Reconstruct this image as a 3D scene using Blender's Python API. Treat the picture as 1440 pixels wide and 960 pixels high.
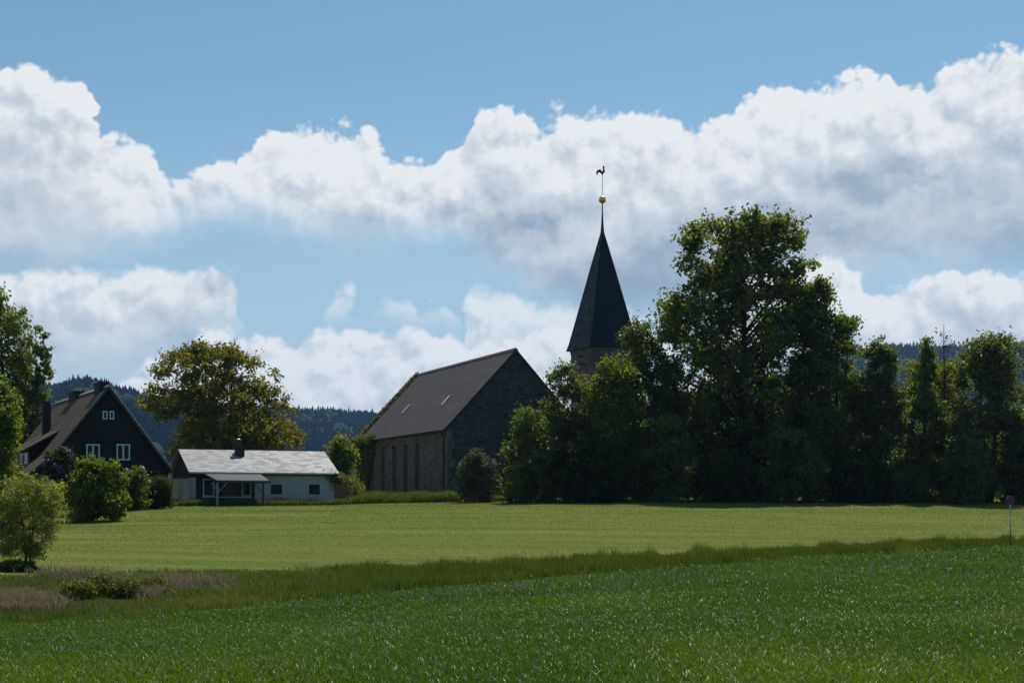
import bpy, bmesh, math, random
import numpy as np
from mathutils import Vector, Matrix

sc = bpy.context.scene
for o in list(bpy.data.objects):
    bpy.data.objects.remove(o)
COL = sc.collection

# ---------------------------------------------------------------- camera
EYE = 2.0            # height of the lens above the datum
HOR = 705.0          # row of the level horizon in the 1440x960 photograph
FPX = 2000.0         # focal length in photograph pixels (50 mm on 36 mm)
cam_data = bpy.data.cameras.new("camera")
cam_data.lens = 50.0
cam_data.sensor_width = 36.0
cam_data.shift_y = (HOR - 480.0) / 1440.0
cam_data.clip_start = 0.1
cam_data.clip_end = 20000.0
cam = bpy.data.objects.new("camera", cam_data)
cam.location = (0, 0, EYE)
cam.rotation_euler = (math.radians(90), 0, 0)
COL.objects.link(cam)
sc.camera = cam


def at(px, py, depth):
    """world point seen at photo pixel (px,py) at the given depth (m along +Y)"""
    return Vector(((px - 720.0) * depth / FPX, depth, EYE + (HOR - py) * depth / FPX))


# ---------------------------------------------------------------- light
SUN_AZ = math.radians(20.0)     # clockwise from +Y
SUN_EL = math.radians(60.0)
sun_dir = Vector((math.sin(SUN_AZ) * math.cos(SUN_EL), math.cos(SUN_AZ) * math.cos(SUN_EL), math.sin(SUN_EL)))
sd = bpy.data.lights.new("sun", 'SUN')
sd.energy = 4.4
sd.angle = math.radians(0.5)
sd.color = (1.0, 0.95, 0.86)
so = bpy.data.objects.new("sun", sd)
so.rotation_euler = (-sun_dir).to_track_quat('-Z', 'Y').to_euler()
so.location = (0, 0, 60)
COL.objects.link(so)

sc.view_settings.view_transform = 'Standard'
sc.view_settings.look = 'None'
sc.view_settings.exposure = 0.0
sc.view_settings.gamma = 1.0
sc.view_settings.use_curve_mapping = False
sc.render.engine = 'CYCLES'
sc.cycles.max_bounces = 6
sc.cycles.diffuse_bounces = 3
sc.cycles.glossy_bounces = 2
sc.cycles.transmission_bounces = 3
sc.cycles.transparent_max_bounces = 6
sc.cycles.volume_bounces = 0
sc.cycles.use_denoising = True


# ---------------------------------------------------------------- node helpers
class S:
    """scalar socket with arithmetic"""
    def __init__(s, nt, sock): s.nt, s.k = nt, sock
    def _m(s, op, *a, clamp=False):
        n = s.nt.nodes.new('ShaderNodeMath'); n.operation = op; n.use_clamp = clamp
        for i, v in enumerate((s,) + a):
            if isinstance(v, S): s.nt.links.new(v.k, n.inputs[i])
            else: n.inputs[i].default_value = v
        return S(s.nt, n.outputs[0])
    def __add__(s, o): return s._m('ADD', o)
    __radd__ = __add__
    def __sub__(s, o): return s._m('SUBTRACT', o)
    def __rsub__(s, o): return (s * -1.0)._m('ADD', o)
    def __mul__(s, o): return s._m('MULTIPLY', o)
    __rmul__ = __mul__
    def __truediv__(s, o): return s._m('DIVIDE', o)
    def max(s, o): return s._m('MAXIMUM', o)
    def min(s, o): return s._m('MINIMUM', o)
    def pow(s, o): return s._m('POWER', o)
    def clamp(s): return s._m('ADD', 0.0, clamp=True)
    def smooth(s, a, b, lo=0.0, hi=1.0):
        n = s.nt.nodes.new('ShaderNodeMapRange'); n.interpolation_type = 'SMOOTHSTEP'
        s.nt.links.new(s.k, n.inputs[0])
        for i, v in zip((1, 2, 3, 4), (a, b, lo, hi)): n.inputs[i].default_value = v
        return S(s.nt, n.outputs[0])


def vec(nt, x, y, z):
    n = nt.nodes.new('ShaderNodeCombineXYZ')
    for i, v in enumerate((x, y, z)):
        if isinstance(v, S): nt.links.new(v.k, n.inputs[i])
        else: n.inputs[i].default_value = v
    return n.outputs[0]


def noise(nt, v, scale, detail=4.0, rough=0.5, dist=0.0, dim='3D', out=0):
    n = nt.nodes.new('ShaderNodeTexNoise'); n.noise_dimensions = dim
    if v is not None: nt.links.new(v, n.inputs['Vector'])
    n.inputs['Scale'].default_value = scale; n.inputs['Detail'].default_value = detail
    n.inputs['Roughness'].default_value = rough; n.inputs['Distortion'].default_value = dist
    return S(nt, n.outputs[out]) if out == 0 else n.outputs[out]


def voro(nt, v, scale, detail=0.0, rough=0.5, feature='F1', dim='3D', rnd=1.0, out='Distance'):
    n = nt.nodes.new('ShaderNodeTexVoronoi'); n.voronoi_dimensions = dim; n.feature = feature
    if v is not None: nt.links.new(v, n.inputs['Vector'])
    n.inputs['Scale'].default_value = scale
    if 'Detail' in n.inputs: n.inputs['Detail'].default_value = detail; n.inputs['Roughness'].default_value = rough
    if feature == 'SMOOTH_F1': n.inputs['Smoothness'].default_value = 0.35
    n.inputs['Randomness'].default_value = rnd
    return S(nt, n.outputs[out]) if out == 'Distance' else n.outputs[out]


def mixc(nt, f, a, b, mode='MIX'):
    n = nt.nodes.new('ShaderNodeMix'); n.data_type = 'RGBA'; n.blend_type = mode; n.clamp_factor = True
    for i, v in ((0, f), (6, a), (7, b)):
        if isinstance(v, S): nt.links.new(v.k, n.inputs[i])
        elif isinstance(v, bpy.types.NodeSocket): nt.links.new(v, n.inputs[i])
        elif i == 0: n.inputs[0].default_value = v
        else: n.inputs[i].default_value = (v[0], v[1], v[2], 1.0)
    return n.outputs[2]


def curve(nt, x, pts):
    """float curve through pts (both axes 0..1)"""
    n = nt.nodes.new('ShaderNodeFloatCurve')
    nt.links.new(x.k, n.inputs['Value'])
    c = n.mapping.curves[0]
    while len(c.points) < len(pts): c.points.new(0.5, 0.5)
    for p, (a, b) in zip(c.points, pts):
        p.location = (a, b); p.handle_type = 'AUTO_CLAMPED'
    n.mapping.update()
    return S(nt, n.outputs[0])


# ---------------------------------------------------------------- sky
def sky_uv(px, py):
    q = px - 720.0
    return 2 * math.atan(q / FPX), 2 * (HOR - py) / math.hypot(q, FPX)


def sky_curve(nt, U, pts):
    P = [sky_uv(*p) for p in pts]
    return curve(nt, (U + 0.8) / 1.6, [((u + 0.8) / 1.6, max(0.0, v)) for u, v in P])
world = bpy.data.worlds.new("World")
sc.world = world
world.use_nodes = True
wt = world.node_tree
wt.nodes.clear()
SKY_STRENGTH = 0.10


def build_sky(nt):
    L = nt.links.new
    tc = nt.nodes.new('ShaderNodeTexCoord')
    sep = nt.nodes.new('ShaderNodeSeparateXYZ'); L(tc.outputs['Generated'], sep.inputs[0])
    x, y, z = (S(nt, sep.outputs[i]) for i in range(3))
    U = x._m('ARCTAN2', y) * 2.0
    V = z / (x * x + y * y)._m('SQRT').max(0.02) * 2.0
    p = vec(nt, U, V, 0.0)
    # domain warp
    w = nt.nodes.new('ShaderNodeTexNoise'); w.noise_dimensions = '2D'
    L(p, w.inputs['Vector']); w.inputs['Scale'].default_value = 12.0; w.inputs['Detail'].default_value = 3.0
    w.inputs['Roughness'].default_value = 0.6
    def shifted(du, dv, seed, amp):
        a = nt.nodes.new('ShaderNodeVectorMath'); a.operation = 'MULTIPLY_ADD'
        L(w.outputs['Color'], a.inputs[0]); a.inputs[1].default_value = (amp, amp, 0)
        L(p, a.inputs[2])
        b = nt.nodes.new('ShaderNodeVectorMath'); b.operation = 'ADD'
        L(a.outputs[0], b.inputs[0]); b.inputs[1].default_value = (du - amp * .5 + seed, dv - amp * .5, 0)
        return b.outputs[0]
    def billow(du, dv):
        q = shifted(du, dv, 3.1, 0.022)
        big = 0.5 - voro(nt, q, 6.5, 0, .5, 'SMOOTH_F1', '2D')
        mid = 0.45 - voro(nt, q, 14.0, 3.0, 0.58, 'F1', '2D')
        fine = noise(nt, q, 60.0, 4.0, 0.6, dim='2D') - 0.5
        return big * 0.45 + mid * 0.95 + fine * 0.28
    ws = nt.nodes.new('ShaderNodeSeparateColor'); L(w.outputs['Color'], ws.inputs[0])
    UW = U + (S(nt, ws.outputs[0]) - 0.5) * 0.075
    b0 = billow(0.0, 0.0)
    b1 = billow(0.009, 0.020)
    lit = (b0 - b1)                      # >0 : the lump faces the sun
    soft = noise(nt, shifted(0, 0, 7.7, 0.12), 5.0, 5.0, 0.56, dim='2D') - 0.5
    soft2 = noise(nt, shifted(0, 0, 1.7, 0.10), 11.0, 5.0, 0.6, dim='2D') - 0.5
    stretch = nt.nodes.new('ShaderNodeVectorMath'); stretch.operation = 'MULTIPLY'
    L(shifted(0, 0, 5.2, 0.06), stretch.inputs[0]); stretch.inputs[1].default_value = (1.0, 2.6, 1.0)
    streak = noise(nt, stretch.outputs[0], 3.6, 5.0, 0.52, dim='2D') - 0.5

    # clear sky
    sky = nt.nodes.new('ShaderNodeTexSky'); sky.sky_type = 'NISHITA'; sky.sun_disc = False
    sky.sun_elevation = SUN_EL; sky.sun_rotation = SUN_AZ
    sky.altitude = 400.0; sky.air_density = 1.0; sky.dust_density = 0.6; sky.ozone_density = 2.0
    col = mixc(nt, 1.0, sky.outputs[0], SKY_TINT, 'MULTIPLY')

    K = 1.0 / SKY_STRENGTH
    def rgb(r, g, b):
        f = lambda c: (((c / 255 + .055) / 1.055) ** 2.4 if c > 10 else c / 255 / 12.92) * K
        return (f(r), f(g), f(b))
    WHITE, PALE, GREY, DARK = rgb(240, 242, 243), rgb(208, 215, 222), rgb(160, 176, 193), rgb(150, 168, 188)

    def layer(col, top, bot, amp, bamp, wtop, wbot, depth, opac=1.0, dark=DARK, white=WHITE, lift=0.0, fall=0.8):
        T = sky_curve(nt, UW, top); B = sky_curve(nt, UW, bot)
        ht = T - V + b0 * amp + soft2 * (amp * 0.5) + 0.010
        hb = V - B + soft * bamp + soft2 * bamp * .5
        a = ht.smooth(0.0, wtop * .7) * hb.smooth(-wbot * .5, wbot * .5) * ahead * opac
        # shade: bright towards the top of the cloud, greyer towards its base
        rel = (T - V).smooth(-0.01, depth) 
        s = rel * -fall + 1.12 + lit * (0.88 - rel * 0.62) + soft * 0.80 + soft2 * 0.15 + streak * (rel + 0.1) * 1.9 + lift
        s = s + ht.smooth(0.0, 0.04, 0.0, -0.10)
        c = mixc(nt, s.smooth(-0.40, 0.62), dark, PALE)
        c = mixc(nt, s.smooth(0.40, 1.08), c, white)
        return mixc(nt, a, col, c)

    ahead = y.smooth(-0.2, 0.45)          # the clouds stand on the sunny side only
    # far pale veil low over the hills
    veil = (V * -1.0).smooth(-0.62, -0.05) * 0.75
    col = mixc(nt, veil, col, rgb(182, 203, 220))
    # upper bank
    col = layer(col,
        [(-80, 60), (0, 82), (60, 88), (118, 98), (150, 178), (200, 192), (245, 215), (322, 222), (345, 195), (380, 176), (430, 166), (490, 164), (532, 182), (552, 222),
         (598, 218), (640, 186), (690, 148), (738, 150), (780, 160), (850, 148), (920, 136), (1000, 134), (1080, 104), (1180, 98), (1252, 84),
         (1282, 122), (1318, 96), (1372, 62), (1440, 62), (1520, 70)],
        [(-80, 400), (0, 372), (120, 352), (230, 325), (320, 305), (420, 322), (520, 332), (610, 322), (690, 368), (760, 410), (860, 440), (980, 430), (1100, 392), (1220, 372), (1330, 366), (1440, 360), (1520, 360)],
        0.045, 0.06, 0.022, 0.10, 0.27, fall=1.0)
    # left middle cloud
    col = layer(col,
        [(-80, 390), (0, 388), (60, 378), (140, 382), (190, 372), (250, 366), (300, 368), (322, 380), (336, 404), (346, 440), (372, 560), (1500, 700)],
        [(-80, 530), (0, 525), (120, 515), (220, 490), (300, 462), (340, 448), (360, 410), (1500, 300)],
        0.028, 0.04, 0.03, 0.09, 0.15, 1.0)
    # small wisps
    col = layer(col,
        [(0, 700), (432, 560), (446, 420), (484, 392), (514, 418), (540, 402), (575, 392), (596, 418), (610, 400), (642, 412), (656, 560), (1500, 700)],
        [(0, 500), (440, 442), (520, 440), (580, 446), (650, 440), (1500, 430)],
        0.045, 0.05, 0.045, 0.06, 0.2, 0.72)
    # centre cloud behind the spire
    col = layer(col,
        [(0, 700), (640, 520), (655, 425), (690, 392), (740, 400), (800, 402), (860, 420), (930, 440), (980, 520), (1500, 700)],
        [(0, 560), (640, 500), (760, 500), (860, 520), (1500, 560)],
        0.040, 0.05, 0.05, 0.10, 0.25, 0.85)
    # right low cloud
    col = layer(col,
        [(0, 700), (1000, 520), (1030, 430), (1085, 372), (1130, 362), (1180, 366), (1222, 390), (1250, 388), (1290, 374), (1340, 372), (1400, 384), (1440, 380), (1520, 380)],
        [(0, 640), (1060, 640), (1440, 640), (1520, 640)],
        0.030, 0.05, 0.02, 0.08, 0.16, 1.0)
    # low bank over the left hills
    col = layer(col,
        [(-80, 540), (60, 535), (150, 525), (205, 510), (262, 490), (312, 466), (350, 470), (400, 474), (450, 458), (500, 454), (560, 460), (620, 462), (665, 478),
         (720, 470), (780, 455), (830, 470), (900, 520), (1000, 560), (1500, 640)],
        [(-80, 720), (700, 720), (1500, 720)],
        0.028, 0.05, 0.022, 0.06, 0.22, 1.0, lift=0.0, fall=.55)
    bg = nt.nodes.new('ShaderNodeBackground'); bg.inputs['Strength'].default_value = SKY_STRENGTH
    L(col, bg.inputs['Color'])
    out = nt.nodes.new('ShaderNodeOutputWorld'); L(bg.outputs[0], out.inputs['Surface'])


SKY_TINT = (0.80, 1.02, 0.96)
build_sky(wt)
# ---------------------------------------------------------------- mesh + object helpers
def tag(o, label=None, cat=None, group=None, kind=None):
    if label: o['label'] = label
    if cat: o['category'] = cat
    if group: o['group'] = group
    if kind: o['kind'] = kind
    return o


def empty(name, loc, rz=0.0, label=None, cat=None, group=None):
    o = bpy.data.objects.new(name, None)
    o.empty_display_size = 0.3
    o.location = loc; o.rotation_euler = (0, 0, rz)
    COL.objects.link(o)
    return tag(o, label, cat, group)


class MB:
    def __init__(s): s.v = []; s.f = []
    def add(s, vs, fs):
        n = len(s.v); s.v += [tuple(v) for v in vs]; s.f += [tuple(i + n for i in f) for f in fs]; return s
    def box(s, x0, x1, y0, y1, z0, z1):
        return s.add([(x0, y0, z0), (x1, y0, z0), (x1, y1, z0), (x0, y1, z0), (x0, y0, z1), (x1, y0, z1), (x1, y1, z1), (x0, y1, z1)],
                     [(0, 3, 2, 1), (4, 5, 6, 7), (0, 1, 5, 4), (1, 2, 6, 5), (2, 3, 7, 6), (3, 0, 4, 7)])
    def hexa(s, a, b):
        """solid between two quads (lists of four points, same winding)"""
        return s.add(list(a) + list(b), [(3, 2, 1, 0), (4, 5, 6, 7), (0, 1, 5, 4), (1, 2, 6, 5), (2, 3, 7, 6), (3, 0, 4, 7)])
    def prism(s, prof, off):
        """polygon (3-D points) swept along off"""
        n = len(prof); off = Vector(off)
        a = [Vector(p) for p in prof]; b = [p + off for p in a]
        return s.add(a + b, [tuple(range(n))[::-1], tuple(range(n, 2 * n))] + [(i, (i + 1) % n, n + (i + 1) % n, n + i) for i in range(n)])
    def slab(s, quad, th):
        """quad lying on the outer face, thickened inwards (against its normal)"""
        q = [Vector(p) for p in quad]
        n = (q[1] - q[0]).cross(q[3] - q[0]).normalized()
        return s.hexa([p - n * th for p in q], q)
    def tube(s, p0, p1, r0, r1=None, n=8, cap=True):
        p0 = Vector(p0); p1 = Vector(p1); r1 = r0 if r1 is None else r1
        d = (p1 - p0).normalized(); a = d.orthogonal().normalized(); b = d.cross(a)
        vs = [p + (a * math.cos(2 * math.pi * i / n) + b * math.sin(2 * math.pi * i / n)) * r for p, r in ((p0, r0), (p1, r1)) for i in range(n)]
        fs = [(i, (i + 1) % n, n + (i + 1) % n, n + i) for i in range(n)]
        if cap: fs += [tuple(range(n))[::-1], tuple(range(n, 2 * n))]
        return s.add(vs, fs)
    def path(s, pts, rs, n=6):
        """tapered tube along a polyline"""
        pts = [Vector(p) for p in pts]; m = len(pts); vs = []; fs = []
        prev = None
        for k in range(m):
            d = (pts[min(k + 1, m - 1)] - pts[max(k - 1, 0)]).normalized()
            a = d.orthogonal().normalized() if prev is None else (prev - d * prev.dot(d)).normalized()
            prev = a; b = d.cross(a)
            vs += [pts[k] + (a * math.cos(2 * math.pi * i / n) + b * math.sin(2 * math.pi * i / n)) * rs[k] for i in range(n)]
        for k in range(m - 1):
            fs += [(k * n + i, k * n + (i + 1) % n, (k + 1) * n + (i + 1) % n, (k + 1) * n + i) for i in range(n)]
        fs += [tuple(range(n))[::-1], tuple(range((m - 1) * n, m * n))]
        return s.add(vs, fs)
    def lathe(s, prof, c=(0, 0, 0), n=16):
        vs = []; m = len(prof); c = Vector(c)
        for r, z in prof:
            vs += [c + Vector((r * math.cos(2 * math.pi * i / n), r * math.sin(2 * math.pi * i / n), z)) for i in range(n)]
        fs = [(k * n + i, k * n + (i + 1) % n, (k + 1) * n + (i + 1) % n, (k + 1) * n + i) for k in range(m - 1) for i in range(n)]
        fs += [tuple(range(n))[::-1], tuple(range((m - 1) * n, m * n))]
        return s.add(vs, fs)
    def build(s, name, m, parent=None, smooth=False, bevel=0.0):
        me = bpy.data.meshes.new(name); me.from_pydata(s.v, [], s.f); me.update()
        bm = bmesh.new(); bm.from_mesh(me); bmesh.ops.recalc_face_normals(bm, faces=bm.faces)
        bm.to_mesh(me); bm.free()
        if m: me.materials.append(m)
        if smooth: me.polygons.foreach_set('use_smooth', [True] * len(me.polygons))
        o = bpy.data.objects.new(name, me); COL.objects.link(o)
        if parent: o.parent = parent
        if bevel:
            b = o.modifiers.new('bevel', 'BEVEL'); b.width = bevel; b.segments = 2; b.limit_method = 'ANGLE'
        return o


def np_mesh(name, V, F, m, parent=None, attrs=None, smooth=False):
    """fast mesh from arrays: V (n,3), F list of (k,c) index arrays"""
    me = bpy.data.meshes.new(name)
    V = np.asarray(V, np.float32)
    Fs = F if isinstance(F, list) else [F]
    nl = sum(f.size for f in Fs); npoly = sum(len(f) for f in Fs)
    me.vertices.add(len(V)); me.vertices.foreach_set('co', V.ravel())
    me.loops.add(nl); me.loops.foreach_set('vertex_index', np.concatenate([f.ravel() for f in Fs]).astype(np.int32))
    tot = np.concatenate([np.full(len(f), f.shape[1], np.int32) for f in Fs])
    me.polygons.add(npoly)
    me.polygons.foreach_set('loop_start', np.concatenate([[0], np.cumsum(tot)[:-1]]).astype(np.int32))
    if smooth: me.polygons.foreach_set('use_smooth', np.ones(npoly, bool))
    me.update(calc_edges=True)
    for k, a in (attrs or {}).items():
        at_ = me.attributes.new(k, 'FLOAT', 'POINT'); at_.data.foreach_set('value', np.asarray(a, np.float32))
    if m: me.materials.append(m)
    o = bpy.data.objects.new(name, me); COL.objects.link(o)
    if parent: o.parent = parent
    return o


# ---------------------------------------------------------------- materials
class Mat:
    def __init__(s, name):
        s.m = bpy.data.materials.new(name); s.m.use_nodes = True
        s.nt = s.m.node_tree; s.p = s.nt.nodes['Principled BSDF']; s.out = s.nt.nodes['Material Output']
        s._o = None
    def coords(s, which='Object'):
        n = s.nt.nodes.new('ShaderNodeTexCoord'); return n.outputs[which]
    def scaled(s, v, sx, sy, sz, rz=0.0):
        n = s.nt.nodes.new('ShaderNodeMapping'); s.nt.links.new(v, n.inputs[0])
        n.inputs['Scale'].default_value = (sx, sy, sz); n.inputs['Rotation'].default_value = (0, 0, rz); return n.outputs[0]
    def xyz(s, v):
        n = s.nt.nodes.new('ShaderNodeSeparateXYZ'); s.nt.links.new(v, n.inputs[0])
        return [S(s.nt, n.outputs[i]) for i in range(3)]
    def attr(s, name):
        n = s.nt.nodes.new('ShaderNodeAttribute'); n.attribute_name = name; return S(s.nt, n.outputs['Fac'])
    def world(s):
        n = s.nt.nodes.new('ShaderNodeNewGeometry'); return n.outputs['Position']
    def base(s, c):
        if isinstance(c, bpy.types.NodeSocket): s.nt.links.new(c, s.p.inputs['Base Color'])
        else: s.p.inputs['Base Color'].default_value = (*c, 1)
        return s
    def set(s, **k):
        for n, v in k.items():
            i = s.p.inputs[n.replace('_', ' ')]
            if isinstance(v, S): s.nt.links.new(v.k, i)
            else: i.default_value = v
        return s
    def bump(s, h, strength=0.5, dist=0.05):
        n = s.nt.nodes.new('ShaderNodeBump'); n.inputs['Strength'].default_value = strength; n.inputs['Distance'].default_value = dist
        s.nt.links.new(h.k, n.inputs['Height']); s.nt.links.new(n.outputs[0], s.p.inputs['Normal']); return s


def plain(name, c, rough=0.6, metal=0.0, spec=0.5, var=0.12, scale=3.0):
    M = Mat(name); nt = M.nt
    n = noise(nt, M.coords(), scale, 5.0, 0.6)
    M.base(mixc(nt, n, [v * (1 - var) for v in c], [min(1, v * (1 + var)) for v in c]))
    M.set(Roughness=rough, Metallic=metal, Specular_IOR_Level=spec)
    return M.m


def leafy(name, dark, light, hue2=None, trans=0.35, rough=0.5, spec=0.35, tcol=None):
    """leaf: diffuse + gloss, and light passing through from the back"""
    M = Mat(name); nt = M.nt
    r = M.attr('rnd'); t = M.attr('tone')
    c = mixc(nt, r * 0.55 + t * 0.45, dark, light)
    if hue2 is not None: c = mixc(nt, t.smooth(0.45, 0.95, 0, 0.8), c, hue2)
    M.base(c); M.set(Roughness=rough, Specular_IOR_Level=spec)
    tr = nt.nodes.new('ShaderNodeBsdfTranslucent')
    tc = mixc(nt, 1.0, c, tcol or (2.7, 2.4, 0.5), 'MULTIPLY')
    nt.links.new(tc, tr.inputs['Color'])
    mx = nt.nodes.new('ShaderNodeMixShader'); mx.inputs[0].default_value = trans
    nt.links.new(M.p.outputs[0], mx.inputs[1]); nt.links.new(tr.outputs[0], mx.inputs[2])
    nt.links.new(mx.outputs[0], M.out.inputs['Surface'])
    return M.m


rng = np.random.default_rng(11)
# ---------------------------------------------------------------- terrain heights (thin-plate fit through surveyed points)
def _cp(px, py, d): p = at(px, py, d); return (p.x, p.y, p.z)


GROUND_PTS = [(0, 0, EYE - 1.75), (0, -25, EYE - 1.8), (-25, 0, EYE - 2.1), (25, 0, EYE - 1.7), (-60, 0, EYE - 2.6), (60, 0, EYE - 1.7)] + [_cp(*a) for a in [
    (0, 960, 13.3), (720, 960, 13.3), (1440, 960, 13.3), (1440, 860, 24.5),
    (0, 880, 40), (250, 862, 42), (500, 835, 47), (840, 805, 53), (1150, 783, 61), (1440, 766, 72),
    (60, 816, 50), (200, 803, 54), (420, 800, 56), (600, 796, 58), (840, 787, 62), (1150, 773, 69), (1440, 764, 77),
    (110, 738, 88), (250, 711, 110), (480, 708, 118), (640, 703, 124), (850, 702, 122), (1100, 702, 122), (1440, 702, 122),
    (720, 731, 88), (1440, 740, 90), (40, 708, 112), (-500, 712, 112), (-300, 820, 45), (2000, 760, 85), (2000, 703, 125),
    (720, 698, 160), (0, 700, 160), (1440, 696, 160), (2400, 700, 160), (-900, 702, 170)]]
_G = np.array(GROUND_PTS)


def _k(r2): return 0.5 * r2 * np.log(r2 + 1e-9)


def _fit():
    n = len(_G); d = _G[:, None, :2] - _G[None, :, :2]; K = _k((d ** 2).sum(-1)) + np.eye(n) * 3.0
    P = np.c_[np.ones(n), _G[:, :2]]
    A = np.block([[K, P], [P.T, np.zeros((3, 3))]])
    return np.linalg.solve(A, np.r_[_G[:, 2], np.zeros(3)])


_W = _fit()


def ground_z(x, y):
    x = np.asarray(x, float); y = np.asarray(y, float); sh = x.shape
    xf, yf = x.ravel(), y.ravel(); out = np.empty(len(xf))
    for i in range(0, len(xf), 20000):
        a = np.c_[xf[i:i + 20000], yf[i:i + 20000]]
        ac = np.clip(a, [-120, -40], [120, 175])
        d2 = ((ac[:, None, :] - _G[None, :, :2]) ** 2).sum(-1)
        z = _k(d2) @ _W[:-3] + _W[-3] + ac @ _W[-2:]
        far = np.clip((np.hypot(a[:, 0] - ac[:, 0], a[:, 1] - ac[:, 1])) / 300.0, 0, 1); far = far * far * (3 - 2 * far)
        out[i:i + 20000] = z * (1 - far) + (EYE + 0.5) * far
    return out.reshape(sh)


def gz(x, y): return float(ground_z(np.array([x]), np.array([y]))[0])


def on_ground(px, depth):
    x = (px - 720.0) * depth / FPX
    return Vector((x, depth, gz(x, depth)))


# field edges in plan: crop | verge | meadow
_B1 = np.array([(-60, 0), (-30, 28), (-14.4, 40), (-9.87, 42), (-5.17, 47), (3.2, 53), (13.1, 61), (25.9, 72), (60, 104), (120, 160)])
_B2 = np.array([(-70, 30), (-19, 50), (-14, 54), (-8.4, 55.5), (-3.5, 57.5), (3.7, 61), (14.8, 68), (27.7, 76.5), (60, 107), (120, 163)])


def edge1(x): return np.interp(x, _B1[:, 0], _B1[:, 1])
def edge2(x): return np.interp(x, _B2[:, 0], _B2[:, 1])


def np_noise(x, y, s, seed=0):
    """cheap smooth value noise"""
    r = np.random.default_rng(seed).random((64, 64))
    u, v = x / s, y / s; i, j = np.floor(u).astype(int), np.floor(v).astype(int); f, g = u - i, v - j
    f = f * f * (3 - 2 * f); g = g * g * (3 - 2 * g)
    R = lambda a, b: r[a % 64, b % 64]
    return (R(i, j) * (1 - f) + R(i + 1, j) * f) * (1 - g) + (R(i, j + 1) * (1 - f) + R(i + 1, j + 1) * f) * g


# ---------------------------------------------------------------- ground materials
def ground_mats():
    M = Mat('crop_soil'); nt = M.nt
    n = noise(nt, M.world(), 6.0, 6.0, 0.65)
    M.base(mixc(nt, n, (0.012, 0.022, 0.006), (0.035, 0.055, 0.014))).set(Roughness=0.9, Specular_IOR_Level=0.2)
    crop = M.m
    M = Mat('verge_earth'); nt = M.nt
    n = noise(nt, M.world(), 3.0, 6.0, 0.65)
    M.base(mixc(nt, n, (0.02, 0.03, 0.010), (0.06, 0.07, 0.025))).set(Roughness=0.95, Specular_IOR_Level=0.1)
    verge = M.m
    M = Mat('meadow_grass'); nt = M.nt
    w = M.world()
    st = noise(nt, M.scaled(w, 0.035, 0.42, 0.0, math.radians(-3)), 1.0, 5.0, 0.6)      # mowing swathes
    st2 = noise(nt, M.scaled(w, 0.12, 1.7, 0.0, math.radians(-3)), 1.0, 4.0, 0.6)
    fine = noise(nt, w, 9.0, 6.0, 0.7)
    broad = noise(nt, M.scaled(w, 0.03, 0.05, 0.0), 1.0, 3.0, 0.5)
    a = mixc(nt, fine.smooth(0.3, 0.72), (0.062, 0.115, 0.008), (0.122, 0.168, 0.014))
    a = mixc(nt, (st * 0.65 + st2 * 0.35).smooth(0.42, 0.58, 0.0, 0.9), a, (0.180, 0.172, 0.028))
    a = mixc(nt, st2.smooth(0.54, 0.68, 0.0, 0.8), a, (0.046, 0.088, 0.008))
    a = mixc(nt, broad.smooth(0.42, 0.68, 0.0, 0.4), a, (0.16, 0.155, 0.035))
    M.base(a).set(Roughness=0.95, Specular_IOR_Level=0.15)
    M.bump(noise(nt, w, 14.0, 5.0, 0.7), 0.8, 0.10)
    meadow = M.m
    M = Mat('far_fields'); nt = M.nt
    n = noise(nt, M.world(), 0.02, 4.0, 0.6)
    M.base(mixc(nt, n, (0.03, 0.055, 0.018), (0.075, 0.10, 0.03))).set(Roughness=0.95, Specular_IOR_Level=0.1)
    return crop, verge, meadow, M.m


M_CROP, M_VERGE, M_MEADOW, M_FAR = ground_mats()


def ground():
    def axis(segs):
        out = []
        for a, b, st in segs: out += list(np.arange(a, b, st))
        return np.array(out + [segs[-1][1]])
    xs = axis([(-4400, -1200, 400), (-1200, -300, 100), (-300, -90, 15), (-90, 90, 0.75), (90, 300, 15), (300, 1200, 100), (1200, 4400, 400)])
    ys = axis([(-600, -60, 60), (-60, 0, 5), (0, 140, 0.75), (140, 200, 4), (200, 500, 25), (500, 1500, 100), (1500, 4400, 300)])
    X, Y = np.meshgrid(xs, ys); Z = ground_z(X, Y)
    V = np.c_[X.ravel(), Y.ravel(), Z.ravel()]
    nx = len(xs); i, j = np.meshgrid(np.arange(nx - 1), np.arange(len(ys) - 1)); a = (j * nx + i).ravel()
    F = np.c_[a, a + 1, a + nx + 1, a + nx]
    c = V[F].mean(1); e1, e2 = edge1(c[:, 0]), edge2(c[:, 0])
    near = (np.abs(c[:, 0]) < 90) & (c[:, 1] < 160)
    zone = np.where(~near, 3, np.where(c[:, 1] < e1, 0, np.where(c[:, 1] < e2, 1, 2)))
    for k, (nm, m) in enumerate((('crop_field', M_CROP), ('verge', M_VERGE), ('meadow', M_MEADOW), ('ground', M_FAR))):
        f = F[zone == k]; u, inv = np.unique(f, return_inverse=True)
        o = np_mesh(nm, V[u], inv.reshape(f.shape), m, smooth=True)
        tag(o, kind='structure')


ground()


# ---------------------------------------------------------------- hills and their wood
RIDGE = np.array([(-700, 560), (-300, 556), (-60, 560), (20, 556), (78, 556), (105, 549), (130, 546), (165, 559), (205, 569), (300, 580), (420, 586), (480, 588), (540, 592),
                  (640, 600), (740, 600), (840, 580), (950, 560), (1080, 535), (1180, 512), (1240, 500), (1270, 497), (1310, 501), (1370, 499), (1440, 496), (1600, 500), (2000, 530), (2600, 560)], float)
RD = np.array([(-700, 2300), (60, 2100), (200, 2150), (420, 2700), (740, 2800), (1000, 3000), (1440, 3000), (2600, 2800)], float)


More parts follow.
